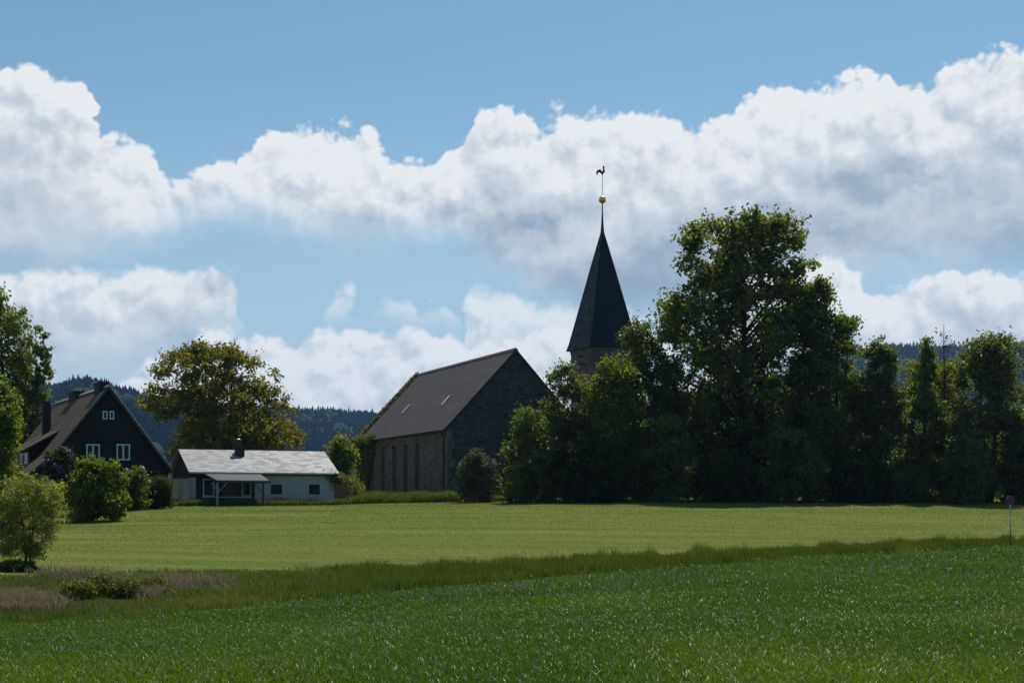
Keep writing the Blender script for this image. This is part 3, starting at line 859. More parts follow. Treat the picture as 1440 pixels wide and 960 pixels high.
# ---------------------------------------------------------------- white annexe
def annexe():
    t = math.radians(25.0); D = 112.0; A = at(271, 705, D); ct, st = math.cos(t), math.sin(t)
    r = empty('garden_house', (A.x, A.y, 0), t, 'low white cottage with a pale glinting slate roof and a lean-to porch', 'cottage')
    LEN, DEP, b = 11.62, 7.4, 1.2; E = EYE + 2.42; R = EYE + 4.20; sl = (R - E) / (DEP / 2)
    def lz(px, py, Y=0.0):
        k = (px - 720) / FPX; L = (k * (A.y + Y * ct) - (A.x - Y * st)) / (ct - k * st)
        return L, EYE + (705 - py) / FPX * (A.y + Y * ct + L * st)
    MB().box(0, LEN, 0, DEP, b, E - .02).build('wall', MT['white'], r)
    gb = MB()
    gb.prism([(-.05, -.02, E - .50), (-.05, DEP + .02, E - .50), (-.05, DEP + .02, E - .06), (-.05, DEP / 2, R - .10), (-.05, -.02, E - .06)], (.35, 0, 0))
    gm = boards('gable_boards', (0.012, 0.010, 0.010), (0.02, 0.016, 0.015), 0.16, axis=1)
    gb.build('gable_cladding', gm, r); gb = MB()
    gb.prism([(LEN - .3, 0.02, E - .018), (LEN - .3, DEP / 2, R - .10), (LEN - .3, DEP - .02, E - .018)], (.32, 0, 0))
    gb.build('gable_cladding', gm, r)
    ov = .38; ez = E - ov * sl; x0, x1 = -.38, LEN + .30; ro = MB()
    q1 = [(x0, -ov, ez + .10), (x1, -ov, ez + .10), (x1, DEP / 2, R + .10), (x0, DEP / 2, R + .10)]
    q2 = [(x1, DEP + ov, ez + .10), (x0, DEP + ov, ez + .10), (x0, DEP / 2, R + .10), (x1, DEP / 2, R + .10)]
    ro.slab(q1, .10); ro.slab(q2, .10)
    # the slates' courses are measured up Z and along Y: build this roof turned so that its own Y runs along the eaves
    ro.v = [(-y, x, z) for x, y, z in ro.v]
    roof = ro.build('roof', MT['white_slate'], r); roof.rotation_euler = (0, 0, math.radians(-90))
    MB().box(x0 - .02, x1 + .02, DEP / 2 - .09, DEP / 2 + .09, R + .085, R + .13).build('ridge_cap', MT['trim'], roof).rotation_euler = (0, 0, math.radians(90))
    f = MB().box(x0, x1, -ov - .03, -ov + .02, ez - .13, ez + .02); f.build('fascia', MT['trim'], r)
    MB().path([(x0, -ov - .09, ez - .02), (x1, -ov - .09, ez - .02)], [.055, .055], 8).build('gutter', MT['gutter'], r)
    L, _ = lz(337.5, 640, 2.6)
    zt = EYE + (705 - 618) / FPX * (A.y + 2.9 * ct + L * st)
    c = MB().box(L - .33, L + .33, 2.4, 3.1, R - .8, zt - .55).build('chimney', MT['brick'], r)
    MB().tube((L - .12, 2.75, zt - .56), (L - .12, 2.75, zt - .02), .21, .21, 12).build('flue', MT['iron'], c)
    MB().lathe([(.02, zt + .10), (.20, zt + .04), (.24, zt - .0), (.22, zt - .03)][::-1], (L - .12, 2.75, 0), 14).build('flue_cap', MT['steel'], c, smooth=True)
    # windows of the white wall
    for (a, c_) in ((379, 398), (432.5, 451)):
        s0, z1 = lz(a, 679); s1, z0 = lz(c_, 696.5)
        window(r, s0, s1, z0, z1, -.003, MT['frame'], 1, fw=.09)
    window(r, 1.1, 3.6, EYE + .25, EYE + 1.55, -.003, MT['frame'], 3, axis='y', fw=.12)
    # panel darkened for the shade below the porch, with window and door
    MB().box(.25, 4.95, -.045, -.004, b + .02, E - .16).build('porch_shade', MT['shade_plank'], r)
    s0, z1 = lz(285, 673); s1, z0 = lz(301, 698)
    window(r, s0, s1, z0, z1, -.05, MT['frame'], 1, fw=.10)
    s0, z1 = lz(312, 675); s1, z0 = lz(336, 697)
    window(r, s0, s1, z0, z1, -.05, MT['beam'], 2, fw=.08, sill=False)
    s0, z1 = lz(339, 675); s1, z0 = lz(353.5, 709)
    dr = MB()
    dr.box(s0, s0 + .14, -.09, -.047, z0, z1); dr.box(s1 - .14, s1, -.09, -.047, z0, z1); dr.box(s0 + .14, s1 - .14, -.09, -.047, z1 - .12, z1)
    dr.box(s0 + .142, s1 - .142, -.075, -.047, z0, z0 + .75)
    d = dr.build('door', MT['palebeam'], r)
    MB().box(s0 + .142, s1 - .142, -.062, -.048, z0 + .752, z1 - .122).build('pane', MT['glass'], d)
    # lean-to porch roof and posts
    pr = MB(); n = 46; xa0, xa1, xb0, xb1 = .80, 5.30, 1.30, 5.42; Yb = -2.6; za, zb = EYE + 2.22, EYE + 1.66; top = []; bot = []
    for k in range(n + 1):
        f_ = k / n; w = .018 * math.cos(k * math.pi)
        top += [(xa0 + (xa1 - xa0) * f_, -.40, za + w), (xb0 + (xb1 - xb0) * f_, Yb, zb + w)]
    vs = top + [(x, y, z - .03) for x, y, z in top]; m = len(top); fs = []
    for k in range(n):
        i = 2 * k; fs += [(i, i + 1, i + 3, i + 2), (m + i + 2, m + i + 3, m + i + 1, m + i), (i, i + 2, m + i + 2, m + i), (i + 1, m + i + 1, m + i + 3, i + 3)]
    fs += [(0, m, m + 1, 1), (2 * n, 2 * n + 1, m + 2 * n + 1, m + 2 * n)]
    porch = pr.add(vs, fs).build('porch_roof', MT['sheet'], r)
    pb = MB().box(xb0 + .05, xb1 + .20, Yb + .05, Yb + .15, zb - .20, zb - .055)
    pb.hexa([(xb0 + .02, Yb + .06, zb - .16), (xb0 + .12, Yb + .06, zb - .16), (xb0 + .12, Yb + .06, zb - .05), (xb0 + .02, Yb + .06, zb - .05)], [(xa0 + .02, -.45, za - .15), (xa0 + .12, -.45, za - .15), (xa0 + .12, -.45, za - .05), (xa0 + .02, -.45, za - .05)])
    pb.build('porch_beam', MT['beam'], porch)
    gl = gz(A.x + 2, A.y - 2) - .1
    for (px, m_, w) in ((305.5, MT['palebeam'], .085), (370, MT['beam'], .07)):
        L, _ = lz(px, 690, Yb + .1)
        p = MB().box(L - w, L + w, Yb + .03, Yb + .03 + 2 * w, gl, zb - .203)
        ps = p.build('post', m_, r)
        s_ = 1 if px < 330 else -1
        MB().path([(L + s_ * .05, Yb + .10, zb - .95), (L + s_ * .75, Yb + .10, zb - .22)], [.05, .05], 4).build('brace', m_, ps)
        if px < 330: MB().path([(L - .02, Yb + .05, zb - .75), (L - .45, Yb + .05, zb - .23)], [.05, .05], 4).build('brace', m_, ps)
    ra = MB(); La, _ = lz(287, 698, -2.0); Lb, _ = lz(352, 698, -2.0)
    ra.box(La, Lb, -2.06, -1.98, EYE + .32, EYE + .40)
    ra.build('rail', MT['palebeam'], r)
    rb = MB(); Lc, _ = lz(337, 700, -2.0)
    for z in (EYE - .1, EYE + .08, EYE + .22): rb.box(Lc, Lb, -2.05, -1.99, z, z + .07)
    for x in (Lc, Lb - .06): rb.box(x, x + .06, -1.985, -1.93, gl, EYE + .32)
    rb.build('railing', MT['beam'], r)
    return r, A, t, LEN


ANX = annexe()


# ---------------------------------------------------------------- dark screen added for the shaded gap between cottage and church
def shade_screen():
    A = at(471, 705, 119.5); B = at(512, 705, 131.0); gl0 = gz(A.x, A.y) - .3
    r = empty('gap_shade_screen', (A.x, A.y, gl0), math.atan2(B.y - A.y, B.x - A.x), 'added dark board screen for the shaded gap between white cottage and church', 'shade_screen')
    L = (B - A).length; n = int(L / .2); pl = MB()
    for k in range(n):
        h = 2.15 + .06 * math.sin(k * 2.7); pl.box(k * .2 + .006, k * .2 + .194, 0, .03, 0, h)
    pl.build('screen_boards', MT['shade_plank'], r)
    for x in np.linspace(.2, L - .2, 5): MB().box(x - .06, x + .06, .033, .15, 0, 2.0).build('post', MT['beam'], r)


shade_screen()


# ---------------------------------------------------------------- road sign
def sign():
    d = 71.0; g = on_ground(1421.5, d); r = empty('road_sign', g, 0, 'round red and blue no-stopping sign on a thin grey pole', 'sign')
    zt = EYE + (705 - 703) / FPX * d - g.z; lean = -.04
    MB().path([(0, 0, -.3), (lean * 1.05, 0, zt + .20)], [.032, .032], 10).build('pole', MT['steel'], r, smooth=True)
    def disc(ra, y0, y1, n=40):
        m = MB(); m.tube((lean, y0, zt), (lean, y1, zt), ra, ra, n); return m
    f = disc(.225, -.060, -.036).build('sign_plate', MT['steel'], r)
    ring = MB(); n = 48; vs = []
    for ra in (.222, .170):
        for y in (-.070, -.0605):
            vs += [(lean + ra * math.cos(2 * math.pi * i / n), y, zt + ra * math.sin(2 * math.pi * i / n)) for i in range(n)]
    fs = []
    for i in range(n):
        j = (i + 1) % n; fs += [(i, j, 2 * n + j, 2 * n + i), (n + j, n + i, 3 * n + i, 3 * n + j), (j, i, n + i, n + j), (2 * n + i, 2 * n + j, 3 * n + j, 3 * n + i)]
    ring.add(vs, fs).build('red_ring', MT['signred'], f)
    disc(.1695, -.068, -.0605).build('blue_face', MT['signblue'], f)
    cr = MB()
    for a in (math.radians(45), math.radians(-45)):
        c, s_ = math.cos(a), math.sin(a); w = .027; y = -.074 if a > 0 else -.0725
        q = [(lean + u * c - v * s_, zt + u * s_ + v * c) for u, v in ((-.172, -w), (.172, -w), (.172, w), (-.172, w))]
        cr.hexa([(x, y, z) for x, z in q], [(x, -.0685, z) for x, z in q])
    cr.build('red_cross', MT['signred'], f)


sign()
# ---------------------------------------------------------------- leaves and trees
LEAF = dict(
    maple=leafy('maple_leaves', (0.044, 0.068, 0.012), (0.095, 0.125, 0.026), (0.135, 0.150, 0.036), trans=0.54, spec=0.6, rough=0.45),
    hazel=leafy('hazel_leaves', (0.044, 0.070, 0.014), (0.090, 0.120, 0.028), (0.118, 0.142, 0.032), trans=0.54, spec=0.6, rough=0.45),
    ash=leafy('ash_leaves', (0.046, 0.066, 0.020), (0.088, 0.112, 0.036), (0.115, 0.132, 0.045), trans=0.54, spec=0.7, rough=0.42),
    lime=leafy('fresh_leaves', (0.056, 0.088, 0.012), (0.110, 0.148, 0.022), (0.150, 0.172, 0.028), trans=0.54, spec=0.4),
    russet=leafy('russet_leaves', (0.064, 0.072, 0.012), (0.112, 0.116, 0.020), (0.145, 0.122, 0.024), trans=0.54, spec=0.4),
    willow=leafy('willow_leaves', (0.085, 0.112, 0.034), (0.150, 0.180, 0.060), (0.200, 0.220, 0.100), trans=0.54, spec=0.8, rough=0.38),
    grey=leafy('grey_leaves', (0.045, 0.055, 0.036), (0.085, 0.098, 0.066), trans=0.2, spec=0.4),
    dark=leafy('dark_leaves', (0.022, 0.036, 0.010), (0.050, 0.074, 0.020), trans=0.36, spec=0.12),
    dead=leafy('withered_leaves', (0.075, 0.055, 0.032), (0.12, 0.085, 0.05), trans=0.2, spec=0.1),
    lilac=leafy('lilac_flowers', (0.12, 0.036, 0.105), (0.21, 0.075, 0.18), trans=0.2, spec=0.1, tcol=(1, 1, 1)),
    cream=leafy('cream_flowers', (0.42, 0.37, 0.28), (0.62, 0.56, 0.44), trans=0.2, spec=0.1, tcol=(1, 1, 1)),
    vine=leafy('vine_leaves', (0.050, 0.070, 0.014), (0.100, 0.120, 0.024), (0.14, 0.125, 0.03), trans=0.34, spec=0.4),
)


def bark_mat():
    M = Mat('bark'); nt = M.nt; c = M.coords()
    n = noise(nt, M.scaled(c, 6, 6, 1.5), 1.0, 6.0, 0.65)
    M.base(mixc(nt, n, (0.018, 0.015, 0.012), (0.065, 0.055, 0.045))).set(Roughness=0.95, Specular_IOR_Level=0.1); M.bump(n, 0.8, 0.05)
    return M.m


BARK = bark_mat()


def unit(n, r):
    v = r.normal(size=(n, 3)); return v / np.linalg.norm(v, axis=1)[:, None]


def leaf_mesh(name, P, size, mat, parent, r, tone=None, up=0.3, aspect=0.6, out=None):
    """one folded rhomb per point of P"""
    n = len(P); sz = size * r.uniform(0.65, 1.35, n)
    nor = unit(n, r) + np.array([0, 0, up])
    if out is not None: nor = nor + out * 0.7
    nor /= np.linalg.norm(nor, axis=1)[:, None]
    a = unit(n, r); a -= nor * (a * nor).sum(1)[:, None]; a /= np.linalg.norm(a, axis=1)[:, None] + 1e-9
    b = np.cross(nor, a)
    L = a * (sz * 0.5)[:, None]; Wd = b * (sz * 0.5 * aspect)[:, None]; up_ = nor * (sz * 0.10)[:, None]
    V = np.stack([P - L, P - Wd + up_, P + L - up_ * .5, P + Wd + up_], 1).reshape(-1, 3)
    i = np.arange(n)[:, None] * 4
    F = np.concatenate([i + np.array([[0, 1, 2]]), i + np.array([[0, 2, 3]])])
    rn = np.repeat(r.random(n), 4); tn = np.repeat(tone if tone is not None else r.random(n), 4)
    return np_mesh(name, V, F, mat, parent, {'rnd': rn, 'tone': tn})


def sil_to_local(rows, base, depth, to_ground=False):
    """silhouette rows (py, pxL, pxR) -> (z, xL, xR) in metres relative to the base"""
    out = []
    for py, a, b in rows:
        out.append((EYE + (HOR - py) * depth / FPX - base.z, (a - 720) * depth / FPX - base.x, (b - 720) * depth / FPX - base.x))
    out = sorted(out)
    if to_ground and 0.05 < out[0][0] < 2.0: out.insert(0, (0.0, out[0][1], out[0][2]))      # foliage reaches the ground
    return np.array(out)


def crown(rows, n_clump, rc, r, squash=0.8, low=0.0):
    """clump centres spread through the volume whose outline the rows give"""
    z0, z1 = rows[0, 0], rows[-1, 0]; C = []
    tries = 0
    while len(C) < n_clump and tries < n_clump * 40:
        tries += 1
        z = r.uniform(z0, z1); xl = np.interp(z, rows[:, 0], rows[:, 1]); xr = np.interp(z, rows[:, 0], rows[:, 2])
        h = (xr - xl) / 2; m = (xl + xr) / 2
        if r.random() > (h / max((rows[:, 2] - rows[:, 1]).max() / 2, .1)) ** 0.6 + .15: continue
        k = rc * r.uniform(0.65, 1.3)
        k = min(k, max(0.35 * rc, h * 0.9))
        th = r.uniform(0, 2 * np.pi); q = r.random() ** 0.42
        rad = max(h - k * 0.75, 0.05)
        x = m + rad * q * np.cos(th); y = rad * squash * q * np.sin(th)
        zc = min(z, z1 - k * 0.7)
        if zc < z0 + low: zc = z0 + low
        # thin out clumps that sit on top of each other
        if any((x - c[0]) ** 2 + (y - c[1]) ** 2 + (zc - c[2]) ** 2 < (0.45 * (k + c[3])) ** 2 for c in C) and r.random() < .8: continue
        C.append((x, y, zc, k))
    return np.array(C)


def foliage_points(C, n, r, twig=14, flat=0.75):
    """points along twigs radiating from every clump, weighted by clump size"""
    w = C[:, 3] ** 2; w /= w.sum(); ci = r.choice(len(C), n, p=w)
    nt_ = len(C) * twig; T = unit(nt_, r); T[:, 2] = T[:, 2] * flat + 0.18
    ti = ci * twig + r.integers(0, twig, n)
    ln = r.uniform(0.6, 1.25, nt_)[ti]
    t = r.beta(2.6, 1.0, n) * ln
    d = T[ti] + r.normal(size=(n, 3)) * 0.20
    P = C[ci, :3] + d * (t * C[ci, 3])[:, None]
    P[:, 2] -= 0.10 * C[ci, 3] * t ** 2
    P += r.normal(size=(n, 3)) * 0.06
    ct = r.random(len(C)); tone = np.clip(ct[ci] * 0.7 + r.random(n) * 0.3, 0, 1)
    return P, tone, T[ti]


def limbs(C, H, r0, r, stems=1, fork=0.3, spread=0.6, frac=0.8, base_low=-0.4, n_limb=26):
    m = MB(); zt = H * frac; axes = []
    for s in range(stems):
        a = 2 * math.pi * s / stems + r.uniform(0, 1.5)
        off = 0.0 if stems == 1 else spread
        bx, by = off * .25 * math.cos(a), off * .25 * math.sin(a)
        cx = C[:, 0].mean() * .6 + off * math.cos(a) * 2.2; cy = off * math.sin(a) * 2.2
        pts = []; rs = []
        for k in range(8):
            f = k / 7
            pts.append((bx + (cx - bx) * f ** 1.4 + r.normal() * .03 * H * .1 * (k > 0), by + (cy - by) * f ** 1.4 + r.normal() * .03 * H * .1 * (k > 0), base_low + (zt - base_low) * f))
            rs.append(r0 / math.sqrt(stems) * ((1.25 if k == 0 else 1.0) - 0.85 * f))
        axes.append((np.array(pts), rs)); m.path(pts, rs, 8)
    order = np.argsort(-C[:, 3])[:n_limb]
    for i in order:
        c = C[i]; A, rs = axes[int(np.argmin([np.hypot(*(np.mean(a[0][3:, :2], 0) - c[:2])) for a in axes]))]
        zs = np.clip(c[2] - np.hypot(c[0], c[1]) * 0.8, H * fork * .6, zt * 0.95)
        s = np.array([np.interp(zs, A[:, 2], A[:, 0]), np.interp(zs, A[:, 2], A[:, 1]), zs]); rr = np.interp(zs, A[:, 2], rs) * .55
        mid = (s + c[:3]) / 2 + np.array([0, 0, .08 * np.linalg.norm(c[:3] - s)]) + r.normal(size=3) * .15 * c[3]
        m.path([s, s * .5 + mid * .5, mid, mid * .45 + c[:3] * .55, c[:3]], [rr, rr * .8, rr * .6, rr * .42, rr * .25], 5)
        for _ in range(3):
            e = c[:3] + unit(1, r)[0] * c[3] * .8 + np.array([0, 0, .2 * c[3]])
            m.path([mid * .3 + c[:3] * .7, (mid * .3 + c[:3] * .7 + e) / 2 + r.normal(size=3) * .05, e], [rr * .3, rr * .2, rr * .07], 4)
    return m


def tree(name, label, cat, px, depth, rows, leaf, n, size, trunk_r=0.25, n_clump=45, rc=1.5, seed=1, stems=1, group=None, squash=0.6,
         flat=0.85, up=0.25, aspect=0.6, frac=0.8, twig=14, flowers=None, spread=.6, trunk='trunk', crown_name='crown', base_drop=0.0, n_limb=26, fork=.3):
    r = np.random.default_rng(seed)
    if px > 700 and 117 < depth < 134: depth -= 4.5        # the wood's edge
    b = on_ground(px, depth); b.z -= base_drop
    root = empty(name, b, 0, label, cat, group)
    R = sil_to_local(rows, b, depth, px > 640); C = crown(R, int(n_clump * 1.45), rc, r, squash)
    P, tone, out = foliage_points(C, int(n * DENSE), r, twig, flat)
    P = P[P[:, 2] > -.05]; k = len(P)
    leaf_mesh(crown_name, P, size, LEAF[leaf], root, r, tone[:k], up, aspect, out[:k])
    limbs(C, R[-1, 0], trunk_r, r, stems, fork, spread, frac, n_limb=n_limb).build(trunk, BARK, root, smooth=True)
    if flowers:
        kind, nf, fs = flowers
        top = C[np.argsort(-C[:, 2])[:max(4, len(C) // 2)]]
        q = top[r.integers(0, len(top), nf)]
        ctr = q[:, :3] + unit(nf, r) * np.array([1, 1, .6]) * q[:, 3:4] * .95 + np.array([0, -.15, .25]) * q[:, 3:4]
        for c in ctr:
            bm = bmesh.new(); bmesh.ops.create_icosphere(bm, subdivisions=2, radius=1.0)
            FV = np.array([v.co for v in bm.verts]); FF = np.array([[v.index for v in f.verts] for f in bm.faces]); bm.free()
            FV = FV * r.uniform(.6, 1.25, (len(FV), 1)) * np.array([.11, .11, .15]) * fs * r.uniform(.7, 1.2) + c
            np_mesh('flower_head', FV, FF, LEAF[kind], root, {'rnd': r.random(len(FV)), 'tone': r.random(len(FV))})
    return root


DENSE = 1.35


def vegetation():
    WOOD = 'trees standing beyond the meadow'
    # the big maple right of the tower
    tree('maple_tree', 'tallest broad green tree with a rounded head, right of the church spire', 'tree', 1045, 125,
         [(690, 960, 1120), (640, 930, 1165), (590, 905, 1176), (530, 898, 1182), (480, 895, 1178), (440, 905, 1170), (412, 935, 1162), (385, 948, 1152), (360, 938, 1146), (338, 944, 1142), (318, 962, 1136), (303, 985, 1126)],
         'maple', 56000, .35, .55, 160, 1.35, 33, frac=.86, flat=.9, n_limb=46)
    tree('bushy_tree', 'round shouldered tree leaning on the right flank of the tallest tree', 'tree', 1178, 123,
         [(690, 1110, 1250), (620, 1095, 1262), (560, 1100, 1258), (510, 1105, 1246), (470, 1112, 1226), (440, 1120, 1200), (410, 1138, 1176), (392, 1145, 1165)],
         'hazel', 32000, .30, .28, 66, 1.25, 5, stems=2, frac=.8)
    tree('slim_tree', 'slim ragged tree with thin upright stems, just right of the round shouldered tree', 'tree', 1242, 122,
         [(695, 1205, 1282), (640, 1200, 1290), (580, 1212, 1278), (530, 1216, 1268), (495, 1220, 1262), (476, 1228, 1256)],
         'ash', 17000, .24, .16, 44, .85, 6, stems=3, frac=.9, spread=.5, twig=10)
    tree('pole_tree', 'narrow tree with one straight dark pole-like trunk, left of the withered tree', 'tree', 1300, 121,
         [(695, 1262, 1345), (640, 1262, 1348), (590, 1268, 1340), (545, 1276, 1328), (510, 1282, 1320), (485, 1290, 1314), (470, 1296, 1310)],
         'hazel', 15000, .26, .17, 40, .9, 7, frac=.97, twig=10)
    tree('withered_tree', 'thin almost bare brown withered tree between two green ones', 'tree', 1328, 124,
         [(640, 1300, 1358), (560, 1300, 1360), (520, 1306, 1356), (480, 1312, 1344), (455, 1320, 1336)],
         'dead', 800, .20, .13, 34, .9, 8, frac=1.0, twig=8, n_limb=34)
    tree('broad_tree', 'broad dark tree at the right edge of the wood, behind the road sign', 'tree', 1392, 121,
         [(695, 1335, 1450), (640, 1322, 1462), (580, 1326, 1462), (540, 1332, 1455), (505, 1342, 1448), (484, 1352, 1436), (470, 1374, 1416)],
         'ash', 26000, .25, .28, 56, 1.2, 9, stems=2, frac=.85)
    tree('edge_tree', 'dark tree cut by the right border of the picture', 'tree', 1490, 124,
         [(695, 1430, 1560), (600, 1430, 1565), (530, 1440, 1550), (490, 1455, 1535)],
         'hazel', 16000, .27, .25, 40, 1.4, 10, frac=.85)
    tree('undergrowth_tree', 'low pale green tree filling the gap behind the pole-like trunk', 'tree', 1330, 132,
         [(695, 1230, 1410), (620, 1235, 1408), (575, 1240, 1395), (540, 1248, 1372), (512, 1262, 1345)], 'lime', 22000, .27, .15, 40, 1.2, 12, stems=3)
    # left part of the wood, in front of the tower
    tree('elder_tree', 'leafy tree in front of the stone tower foot, left of the tallest tree', 'tree', 905, 124,
         [(690, 850, 965), (640, 835, 985), (590, 838, 980), (545, 846, 970), (510, 856, 950), (480, 870, 938), (452, 888, 920)],
         'hazel', 26000, .25, .25, 54, 1.2, 13, stems=2)
    tree('small_tree', 'bright topped tree hiding the right half of the tower foot', 'tree', 862, 121,
         [(690, 800, 905), (640, 795, 915), (590, 805, 912), (550, 818, 905), (520, 838, 892), (500, 850, 878)],
         'lime', 18000, .25, .2, 44, 1.1, 14, stems=2)
    tree('rowan_tree', 'light green rounded tree between the nave gable and the tower', 'tree', 795, 122,
         [(690, 730, 850), (640, 722, 862), (600, 726, 858), (565, 744, 845), (540, 758, 832), (520, 772, 822), (510, 782, 812)],
         'ash', 21000, .24, .2, 52, 1.05, 15, stems=3)
    tree('elder_bush', 'elder bush with pale flower heads against the right half of the nave gable', 'bush', 745, 119,
         [(698, 704, 795), (660, 700, 800), (625, 708, 790), (598, 716, 775), (575, 728, 760)],
         'hazel', 13000, .22, .12, 38, .9, 16, stems=3, flowers=('cream', 16, 1.3))
    for k, (px, a, b_, top, lf) in enumerate(((830, 770, 895, 622, 'dark'), (930, 880, 985, 590, 'hazel'), (1022, 965, 1088, 646, 'dark'), (1110, 1062, 1165, 604, 'hazel'), (1205, 1160, 1250, 632, 'dark'), (1275, 1238, 1312, 655, 'ash'), (1360, 1315, 1398, 615, 'hazel'), (1432, 1405, 1470, 596, 'ash'))):
        lab = ['shadowed undergrowth shrub at the foot of the bright topped tree', 'shadowed undergrowth shrub below the leafy tree left of the tallest one', 'dark shrub directly at the foot of the tallest tree, under its trunk',
               'dark shrub at the right foot of the tallest tree', 'dark shrub at the foot of the round shouldered tree', 'grey green shrub at the foot of the slim ragged tree', 'dark shrub at the foot of the withered tree', 'pale leaved tall shrub at the right border behind the road sign'][k]
        tree('shrub', lab, 'bush', px, 118.5 + (k % 3) * .7, [(700, a + 6, b_ - 6), (675, a, b_), ((top + 690) / 2, a + 4, b_ - 4), (top + 8, a + 18, b_ - 18), (top, a + 30, b_ - 30)],
             lf, 10000, .24, .08, 40, .85, 30 + k, stems=3, group='undergrowth shrubs along the wood edge')
    tree('grey_shrub', 'dense dome shaped grey green shrub in front of the nave gable', 'bush', 671, 117.5,
         [(701, 645, 700), (690, 637, 708), (672, 636, 708), (655, 643, 702), (643, 652, 690), (634, 664, 680)],
         'grey', 16000, .15, .07, 44, .62, 17, stems=3, up=.9, flat=1.0, aspect=.4)
    # left of the picture
    tree('russet_tree', 'wide yellow brown tree behind the white cottage', 'tree', 312, 150,
         [(700, 270, 370), (660, 228, 416), (635, 214, 436), (610, 204, 436), (580, 196, 424), (555, 194, 412), (535, 200, 404), (515, 206, 384), (498, 222, 352), (484, 244, 322)],
         'russet', 36000, .34, .40, 125, 1.4, 46, stems=3, frac=.85, flat=.8, n_limb=40, spread=.9)
    tree('tall_tree', 'tall green tree with feathery pointed tops at the left border', 'tree', 8, 138,
         [(700, -70, 70), (640, -78, 62), (600, -82, 60), (560, -80, 66), (520, -76, 74), (480, -64, 70), (450, -46, 44), (425, -20, 18), (412, -4, 10)],
         'lime', 20000, .33, .4, 84, 1.2, 19, frac=.92, flat=1.2, twig=8)
    tree('pointed_tree', 'slender pointed tree top beside the left border tree', 'tree', 52, 137,
         [(680, 10, 75), (600, 22, 72), (540, 36, 77), (500, 45, 76), (470, 52, 66), (452, 56, 60)],
         'maple', 7000, .28, .2, 36, .75, 20, frac=.95, flat=1.2, twig=7)
    tree('yellow_green_tree', 'rounded yellow green tree left of the farmhouse roof', 'tree', 6, 108,
         [(700, -60, 22), (660, -66, 28), (620, -62, 38), (580, -50, 34), (552, -30, 20), (540, -12, 8)],
         'lime', 26000, .24, .22, 56, 1.2, 22, stems=2)
    tree('willow_bush', 'silvery round willow bush with several bare stems, nearest at the left', 'bush', 40, 54,
         [(778, -2, 66), (760, -18, 86), (735, -28, 98), (710, -26, 100), (690, -12, 88), (676, 8, 66), (668, 22, 52)],
         'willow', 10500, .125, .075, 60, .36, 23, stems=5, frac=.8, up=.1, twig=9, aspect=.32, spread=.16, fork=.5, n_limb=36)
    tree('green_bush', 'bright green bush in front of the farmhouse gable', 'bush', 134, 92,
         [(724, 92, 178), (700, 84, 186), (680, 86, 182), (662, 98, 170), (650, 110, 158), (642, 122, 145)],
         'lime', 9500, .24, .09, 46, .62, 24, stems=4, twig=7, flat=1.1)
    tree('lilac_bush', 'lilac bush with purple flower heads against the farmhouse roof', 'bush', 84, 97,
         [(710, 48, 122), (690, 46, 124), (670, 54, 116), (652, 62, 112), (638, 68, 104), (632, 76, 96)],
         'dark', 7000, .22, .08, 36, .6, 25, stems=3, twig=8, flowers=('lilac', 95, 1.15))
    tree('low_bush', 'low light green bush between willow and lilac', 'bush', 20, 84,
         [(722, -20, 92), (700, -26, 96), (690, -20, 84), (682, -6, 60), (674, 8, 36)],
         'lime', 7500, .22, .07, 40, .55, 26, stems=4, twig=7)
    tree('flowering_bush', 'thin bush with cream flower clusters in front of the farmhouse windows', 'bush', 188, 104,
         [(712, 165, 212), (690, 162, 215), (672, 168, 212), (660, 176, 206)],
         'hazel', 3000, .2, .06, 26, .6, 27, stems=3, flowers=('cream', 15, 1.25))
    tree('round_bush', 'dark clipped round bush between farmhouse and cottage', 'bush', 224, 106,
         [(711, 203, 240), (698, 198, 243), (684, 202, 242), (674, 212, 238)],
         'dark', 11000, .15, .07, 34, .6, 28, stems=2, flowers=('cream', 6, 1.3))
    tree('garden_tree', 'small bright green tree between the cottage and the church', 'tree', 484, 128,
         [(700, 455, 512), (665, 452, 508), (640, 454, 504), (625, 462, 498), (613, 472, 490)],
         'lime', 11000, .22, .12, 34, .85, 29, stems=2)
    # the wood goes on behind its edge: one mass of leaves nobody could count
    r = np.random.default_rng(303); n = 60000
    px = r.uniform(735, 1480, n); d = r.uniform(131, 146, n)
    top = np.interp(px, [735, 800, 870, 950, 1050, 1180, 1240, 1290, 1330, 1400, 1480], [650, 600, 585, 560, 540, 560, 600, 640, 630, 590, 560])
    x = (px - 720) * d / FPX; g = ground_z(x, d); zt = EYE + (HOR - top) / FPX * d
    f = r.random(n); z = g + (zt - g) * f * (.75 + .5 * np_noise(x, d, 2.0, 51)); keep = np_noise(x + z * .7, z + d * .5, 1.8, 52) > .36
    o = leaf_mesh('thicket', np.c_[x, d, z][keep], .42, LEAF['dark'], None, r)
    tag(o, 'dark thicket of leaves deep inside the wood behind its front trees', 'thicket', kind='stuff')


vegetation()


